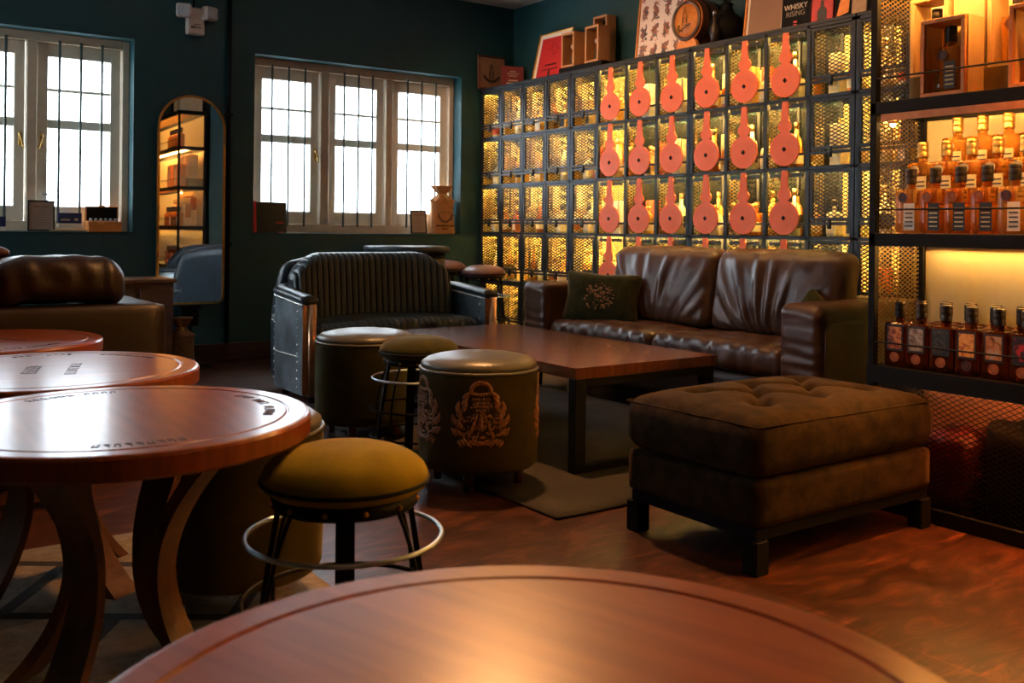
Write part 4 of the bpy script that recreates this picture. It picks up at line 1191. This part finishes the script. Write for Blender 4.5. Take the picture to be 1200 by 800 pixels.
for sx in (-1, 1):
    for sy in (-1, 1):
        b = MB(); x = sx*(OW/2-.045); y = sy*(OD/2-.045); b.box((x-.029, y-.029, 0), (x+.029, y+.029, .1045), bev=.003); b.build('leg', 'blackmat', t)

# ================================================================== POUFS
def crest_pieces(R, a0, z0):
    """embroidered crest wrapped round the pouf wall: hat, thistle head, leaves"""
    b = MB()
    def leaf(u, v, L, W, ang, h=.004):
        K = 1.5; u, v, L, W = u*K, v*K, L*K, W*K*1.15; n = 10; vs = []; ring = []
        for k in range(n):
            a = 2*PI*k/n; x = L*math.cos(a); y = W*math.sin(a)*(1-.35*math.cos(a))
            X = u+x*math.cos(ang)-y*math.sin(ang); Y = v+x*math.sin(ang)+y*math.cos(ang); ring.append((X, Y))
        def w(X, Y, r): th = a0+X/R; return (r*math.cos(th), r*math.sin(th), z0+Y)
        base = [w(X, Y, R-.002) for X, Y in ring]; mid = [w(u+(X-u)*.7, v+(Y-v)*.7, R+h) for X, Y in ring]; top = w(u, v, R+h*1.2)
        fs = [(k, (k+1) % n, n+(k+1) % n, n+k) for k in range(n)]+[(n+k, n+(k+1) % n, 2*n) for k in range(n)]
        b.add(base+mid+[top], fs, 0, True)
    rr = random.Random(9)
    for k in range(15):           # hat-like crown arc
        a = PI*k/14; leaf(.026*math.cos(a), .078+.020*math.sin(a), .008, .005, a+PI/2)
    for k in range(9): leaf(-.028+.007*k, .073-.004*math.sin(PI*k/8), .006, .004, 0)
    for i in range(4):            # thistle scales
        for k in range(7-i): leaf(-.021+.007*k+.0035*i, .058-.009*i, .0045, .003, PI/2)
    for s_ in (-1, 1):            # leaves and supporters
        for k in range(11):
            a = .1+k*.17; r = .052+.012*math.sin(k*2.1)
            leaf(s_*(.018+r*math.cos(a-.6)*.9), .015+r*math.sin(a-.9)*1.05, .016, .006, (a+.6) if s_ > 0 else PI-(a+.6))
        for k in range(6): leaf(s_*(.015+.008*k), -.045-.004*(k % 3), .012, .004, s_*(.5+.1*k))
        for k in range(4): leaf(s_*(.012+.006*k), .012-.014*k, .012, .004, PI/2+s_*.25)
    leaf(0, .005, .03, .006, PI/2); leaf(0, -.05, .02, .006, 0)
    for k in range(110):
        a = rr.random()*2*PI; q = rr.random()**.5; leaf(.058*q*math.cos(a), -.002+.052*q*math.sin(a), .004+.006*rr.random(), .0022, rr.random()*PI, .0035)
    return b
def pouf(label, loc, body_m, top_m, crests=(), rz=0, toplab=None):
    t = thing('round_pouf', label, 'pouf', loc, rz, 'round velvet poufs'); R = .243; t.scale = (1,1,1.055)
    b = MB(); pr = [(0,.075),(R-.012,.075),(R-.004,.082)]+[(R+.0035*math.sin(PI*k/10), .09+.34*k/10) for k in range(11)]+[(R-.003,.44),(0,.44)]
    b.lathe(pr, n=72); body = b.build('body', body_m, t)
    for c in crests: crest_pieces(R+.002, c, .27).build('crest', 'crest', body)
    b = MB(); b.ring((0,0,.445), R-.001, .0065, 72); b.build('piping', top_m, body)
    pr = [(0,.446),(R-.014,.446),(R-.004,.454),(R-.006,.468),(R-.03,.484),(R*.6,.497),(R*.25,.502),(.012,.500),(.0,.4995)]
    b = MB(); n = 72; vs = []; fs = []
    for r, z in pr:
        for k in range(n):
            a = 2*PI*k/n; x, y = r*math.cos(a), r*math.sin(a)
            dz = .004*nz(x*9+loc[0]*3, y*9)*(r/R); 
            d = math.hypot(x-.05, y-.07); dz -= .010*math.exp(-((x-.05)/.07)**2-((y-.07)/.014)**2)
            vs.append((x, y, z+(dz if z > .47 else 0)))
    for i in range(len(pr)-1):
        for k in range(n):
            k2 = (k+1) % n; fs.append((i*n+k, i*n+k2, (i+1)*n+k2, (i+1)*n+k))
    b.add(vs, fs, 0, True); b.build('seat_pad', top_m, t)
    for k in range(4):
        a = PI/4+k*PI/2; b = MB(); b.lathe([(0,0),(.017,0),(.024,.0755),(0,.0755)], (.17*math.cos(a), .17*math.sin(a), 0), 14); b.build('foot', 'sidewood', t)
    return t
# direction towards the camera from the crest pouf is about (-.55,-.84): angle ~ -123 deg
pouf('olive velvet pouf with bronze crests and dark leather top beside the coffee table', (2.195, 3.346, .013), 'olive', 'poufleather', (math.radians(-121), math.radians(-188), math.radians(-30)))
pouf('plain olive velvet pouf with pale leather top in front of the loveseat', (2.207, 4.413, .013), 'darkolive', 'poufleather', ())
pouf('olive pouf half hidden behind the nearest left round table', (.945, 2.69, .0112), 'olive', 'poufleather', (), 1)

# ================================================================== STOOLS
def stool(label, loc, h, velvet_m, rz=0, group='round cushioned stools', metal='black', R=.178):
    t = thing('round_stool', label, 'stool', loc, rz, group); s = h/.56
    prof = [(0,h-.095),(R-.02,h-.095),(R-.004,h-.085),(R,h-.068)]+[(R*math.cos(a)**.8, h-.068+.068*math.sin(a)) for a in [PI/2*k/9 for k in range(1,9)]]+[(0,h)]
    b = MB(); b.lathe(prof, n=56); c = b.build('seat', velvet_m, t)
    b = MB(); b.ring((0,0,h-.072), R, .0045, 56); b.build('piping', 'black', c)
    b = MB(); b.lathe([(0,h-.125),(R-.025,h-.125),(R-.022,h-.122),(R-.022,h-.096),(0,h-.096)], n=48); b.build('seat_rim', metal, t)
    b = MB()
    for k in range(12): a = 2*PI*k/12; b.ball(((R-.022)*math.cos(a), (R-.022)*math.sin(a), h-.110), .006, 8)
    b.build('studs', 'gold', t)
    for k in range(4):
        a = PI/4+k*PI/2; b = MB(); pts = []
        for j in range(9):
            u = j/8; r = (R-.040)+(.055)*u+.006*math.sin(u*PI); pts.append((r*math.cos(a), r*math.sin(a), (h-.125)*(1-u)+.0))
        w = .019
        # flat bar whose wide side faces outward
        vs = []; fs = []
        tx, ty = -math.sin(a), math.cos(a); rx, ry = math.cos(a), math.sin(a)
        for x, y, z in pts:
            for aa, cc in ((-w,-.006),(w,-.006),(w,.006),(-w,.006)): vs.append((x+tx*aa+rx*cc, y+ty*aa+ry*cc, z))
        for j in range(8):
            for q in range(4): q2 = (q+1) % 4; fs.append((j*4+q, j*4+q2, (j+1)*4+q2, (j+1)*4+q))
        fs += [(3,2,1,0), (32,33,34,35)]
        b.add(vs, fs); b.build('leg', metal, t)
    for k in range(4):
        a = k*PI/2; b = MB(); pts = []
        for j in range(15):
            u = j/14; r = R-.03+.060*math.sin(PI*min(1,u*1.0))**.8+.03*u; pts.append((r*math.cos(a), r*math.sin(a), (h-.12)*(1-u)+.006))
        b.tube(pts, .0048, n=7, up=(math.cos(a), math.sin(a), .1)); b.build('curved_rod', 'black', t)
    for zz, rr in ((.70, .208), (.46, .214), (.24, .214)):
        b = MB(); b.ring((0,0,h*zz-.02), rr, .0055, 60); b.build('hoop', 'alu' if zz > .6 else 'black', t)
    return t
stool('mustard velvet round stool with metal hoops nearest the camera', (.909, 1.904, .0112), .575, 'mustard', .35)
stool('olive velvet round stool with curved rods between the two poufs', (2.177, 3.812, .0130), .555, 'darkolive', .5)
stool('mauve leather bar stool standing before the far lockers', (4.34, 6.56, 0), .76, 'mauveleather', .2, 'bar stools by the far lockers')
stool('mauve leather bar stool mostly hidden behind the dark cask table', (4.33, 7.14, 0), .78, 'mauveleather', .6, 'bar stools by the far lockers')

# ================================================================== ROUND TABLES
def round_table(label, loc, rz, seed, h=.62, R=.41, legang=PI/4, letters=True):
    t = thing('round_table', label, 'table', loc, rz, 'round cask-head tables'); g = R*.87
    pr = [(0,h-.05),(R-.006,h-.05),(R,h-.044),(R,h-.008),(R-.004,h-.002),(R-.010,h),(g+.006,h),(g+.003,h-.003),(g,h-.003),(g-.004,h),(0,h)]
    b = MB(); b.lathe(pr, n=96, smooth=False); top = b.build('tabletop', 'tabletop', t)
    # stencilled lettering: worn dark letter-like strokes on an arc and two lines
    b = MB(); rr = random.Random(seed)
    def glyph(cx, cy, ang, hh):
        mt = Matrix.Translation((cx, cy, h+.0004)) @ Matrix.Rotation(ang, 4, 'Z'); w = hh*.55
        k = rr.randrange(5); s = hh*.16
        b.box((-w/2, -hh/2, -.0004), (-w/2+s, hh/2, .0003), mat=mt)
        if k in (0,1,4): b.box((-w/2+s, hh/2-s, -.0004), (w/2, hh/2, .0003), mat=mt)
        if k in (0,2,3): b.box((-w/2+s, -hh/2, -.0004), (w/2, -hh/2+s, .0003), mat=mt)
        if k in (1,2,4): b.box((w/2-s, -hh/2+s, -.0004), (w/2, hh/2-s, .0003), mat=mt)
        if k in (0,3): b.box((-w/2+s, -s/2, -.0004), (w/2-s, s/2, .0003), mat=mt)
    for a0, n_ in ((rr.random()*6, 15), (rr.random()*6+2, 11), (rr.random()*6+4, 9)):
        for k in range(n_):
            a = a0+k*.062; r = g-.038; 
            if rr.random() < .9: glyph(r*math.cos(a), r*math.sin(a), a-PI/2, .024)
    if seed > 2:
        for k in range(5): glyph(-.08+k*.032, .05, 0, .04)
        for k in range(7): glyph(-.12+k*.035, -.06, 0, .03)
    if letters: b.build('stencilled_lettering', 'ink', top)
    for k in range(4):
        a = legang+k*PI/2; b = MB(); vs = []; fs = []; n = 20
        tx, ty, rx, ry = -math.sin(a), math.cos(a), math.cos(a), math.sin(a)
        for j in range(n+1):
            u = j/n; r = .105+.155*abs(2*u-1)**1.9; z = (h-.051)*(1-u)
            dr = .155*1.9*abs(2*u-1)**.9*(2 if u > .5 else -2); sl = math.atan2(-(h-.051), dr)
            w = .034+.012*abs(2*u-1); th = .013
            nx, nzv = -math.sin(sl), math.cos(sl)
            if j in (0, n): nx, nzv = 1, 0; th = .018
            for aa, cc in ((-w,-th),(w,-th),(w,th),(-w,th)): vs.append((rx*(r+cc*nx)+tx*aa, ry*(r+cc*nx)+ty*aa, max(0, z+cc*nzv)))
        for j in range(n):
            for q in range(4): q2 = (q+1) % 4; fs.append((j*4+q, j*4+q2, (j+1)*4+q2, (j+1)*4+q))
        fs += [(3,2,1,0), (n*4, n*4+1, n*4+2, n*4+3)]
        b.add(vs, fs); b.build('leg', 'tableleg', t)
    b = MB(); b.lathe([(0,h-.075),(.15,h-.075),(.17,h-.05),(0,h-.05)], n=32); b.build('apron', 'tableleg', t)
    return t
round_table('round cask-head wooden table in the foreground at the bottom of the picture', (.505, .671, 0), .3, 1, legang=.2, R=.412, letters=False)
round_table('round cask-head wooden table at left, nearest of the three in a row', (.53, 2.246, .0112), 0, 2, legang=-.86)
round_table('round cask-head wooden table at left, middle of the three in a row', (.53, 3.072, .0112), 1.3, 3, legang=.9)
round_table('round cask-head wooden table at left, farthest and touching the dark sofa', (.469, 4.045, 0), 2.2, 4, R=.405, legang=.6)

# ================================================================== OTHER FURNITURE
# big cask table behind the loveseat
t = thing('cask_table', 'dark upright whisky cask used as table behind the loveseat', 'cask', (3.80, 6.87, 0))
b = MB(); b.lathe([(0,0),(.30,0)]+[(.30+.028*math.sin(PI*k/14), .86*k/14) for k in range(15)]+[(0,.86)], n=40); b.build('cask_body', 'barrel', t)
for z in (.03,.16,.30,.54,.68,.81):
    r = .302+.028*math.sin(PI*z/.86); b = MB(); b.lathe([(r-.004,z),(r+.003,z),(r+.003,z+.035),(r-.004,z+.035)], n=40, cap=False); b.build('hoop', 'black', t)
b = MB(); b.lathe([(0,.861),(.335,.861),(.345,.868),(.345,.90),(.338,.907),(0,.907)], n=48); b.build('top', 'blackleather', t)
# side cupboard
t = thing('side_cupboard', 'low mahogany cupboard between the dark sofa and the arched mirror', 'cupboard', (1.70, 6.98, 0))
b = MB(); b.box((-.24,-.18,.06),(.24,.20,.655), bev=.004); b.build('body', 'sidewood', t)
b = MB(); b.box((-.26,-.20,.656),(.26,.21,.685), bev=.006); b.build('top', 'tableleg', t)
for s_ in (-1,1):
    b = MB(); b.box((s_*.12-.105,-.195,.10),(s_*.12+.105,-.181,.62), bev=.004); d = b.build('door', 'sidewood', t)
    b = MB(); b.ball((s_*.03,-.205,.38), .012); b.build('knob', 'brass', d)
for x in (-.21,.21):
    for y in (-.15,.17): b = MB(); b.box((x-.02,y-.02,0),(x+.02,y+.02,.06)); b.build('foot', 'sidewood', t)

# rugs
b = MB(); b.soft((1.75, 2.60, .012), .005, (0,0,.0065), (20,30,1), lambda p: Vector((p.x+.01*nz(p.y*3, 2), p.y+.008*nz(p.x*4, 7), p.z))); b.build('area_rug', 'rug', None, (3.03, 4.06, 0), label='grey brown patched rug under the coffee table', cat='rug')
b = MB(); b.soft((2.1, 1.75, .010), .004, (0,0,.0055), (20,20,1)); b.build('area_rug', 'rug2', None, (.15, 2.55, 0), rotz=.0, label='tan rug with dark bands under the left round tables', cat='rug')

# ceiling spots (warm lamps of the room, above the frame)
def spot(x, y, energy, size, blend, label, col=(1,.55,.22), aim=(0,0,-1), r=.05):
    t = thing('ceiling_spotlight', label, 'spotlight', (x, y, H), 0, 'ceiling spotlights')
    b = MB(); b.lathe([(0,0),(.05,0),(.05,-.02),(0,-.02)], n=20); b.build('mount', 'black', t)
    b = MB(); b.tube([(0,0,-.02),(0,0,-.07)], .008); b.lathe([(0,-.07),(.04,-.07),(.05,-.20),(.046,-.20),(.036,-.09),(0,-.09)], n=20); b.build('lamp_head', 'black', t)
    li = bpy.data.lights.new('spot', 'SPOT'); li.energy = energy; li.color = col; li.spot_size = size; li.spot_blend = blend; li.shadow_soft_size = r
    lo = bpy.data.objects.new('spot_lamp', li); COL.objects.link(lo); lo.parent = t; lo.location = (0,0,-.21)
    lo.rotation_euler = Vector(aim).to_track_quat('-Z', 'Y').to_euler()
    return t
spot(2.55, 3.7, 320, 2.3, 1, 'black ceiling spotlight above the coffee table', aim=(-.45,-.55,-1), col=(1,.45,.15), r=.09)
spot(.75, .35, 30, 1.0, .6, 'black ceiling spotlight above the foreground table', col=(1,.42,.14))
for y, nm in ((6.6, 'nearest the window corner'), (5.6, 'second from the window corner'), (4.6, 'third from the window corner'), (3.6, 'nearest the display cabinet')):
    spot(3.75, y, 60, 2.1, 1, 'black ceiling spotlight aimed at the lockers, ' + nm, aim=(.9,0,-.85), col=(1,.50,.20))
spot(3.08, 1.30, 420, .86, .8, 'black ceiling spotlight just in front of the display cabinet', aim=(0,.02,-1), col=(1,.33,.07), r=.02)
spot(1.6, 2.3, 25, 1.0, .7, 'black ceiling spotlight above the mustard stool', aim=(-.12,0,-1), col=(1,.5,.2))

# daylight: overcast sky, portals at the windows
w = bpy.data.worlds.new('overcast_sky'); sc.world = w; w.use_nodes = True
bg = w.node_tree.nodes['Background']; bg.inputs[0].default_value = (.80,.92,1,1); bg.inputs[1].default_value = 14.0
for a, c in WINS:
    li = bpy.data.lights.new('window_portal', 'AREA'); li.shape = 'RECTANGLE'; li.size = c-a; li.size_y = WZ1-WZ0; li.cycles.is_portal = True
    lo = bpy.data.objects.new('window_portal', li); COL.objects.link(lo); lo.location = ((a+c)/2, YW+WT+.01, (WZ0+WZ1)/2); lo.rotation_euler = (-PI/2,0,0)
li = bpy.data.lights.new('window_portal', 'AREA'); li.shape = 'RECTANGLE'; li.size = LW[1]-LW[0]; li.size_y = WZ1-WZ0; li.cycles.is_portal = True
lo = bpy.data.objects.new('window_portal', li); COL.objects.link(lo); lo.location = (XL-.31, sum(LW)/2, (WZ0+WZ1)/2); lo.rotation_euler = (PI/2,0,-PI/2)

# ================================================================== CAMERA
f = Vector((.5754,.8178,0)).normalized(); r = Vector((f.y,-f.x,0)); z = Vector((0,0,1)); ro = .0108
R_ = r*math.cos(ro)+z*math.sin(ro); U_ = z*math.cos(ro)-r*math.sin(ro)
cam = bpy.data.cameras.new('camera'); co = bpy.data.objects.new('camera', cam); COL.objects.link(co)
co.matrix_world = Matrix(((R_.x,U_.x,-f.x,0),(R_.y,U_.y,-f.y,0),(R_.z,U_.z,-f.z,1.05),(0,0,0,1)))
cam.sensor_width = 36; cam.lens = 1136/1200*36; cam.shift_y = -(400-268.6)/1200; cam.clip_start = .05
cam.dof.use_dof = True; cam.dof.focus_distance = 3.9; cam.dof.aperture_fstop = 5.2
sc.camera = co
sc.view_settings.view_transform = 'Standard'; sc.view_settings.look = 'None'; sc.view_settings.gamma = 1; sc.view_settings.use_curve_mapping = False
sc.view_settings.exposure = 0.0
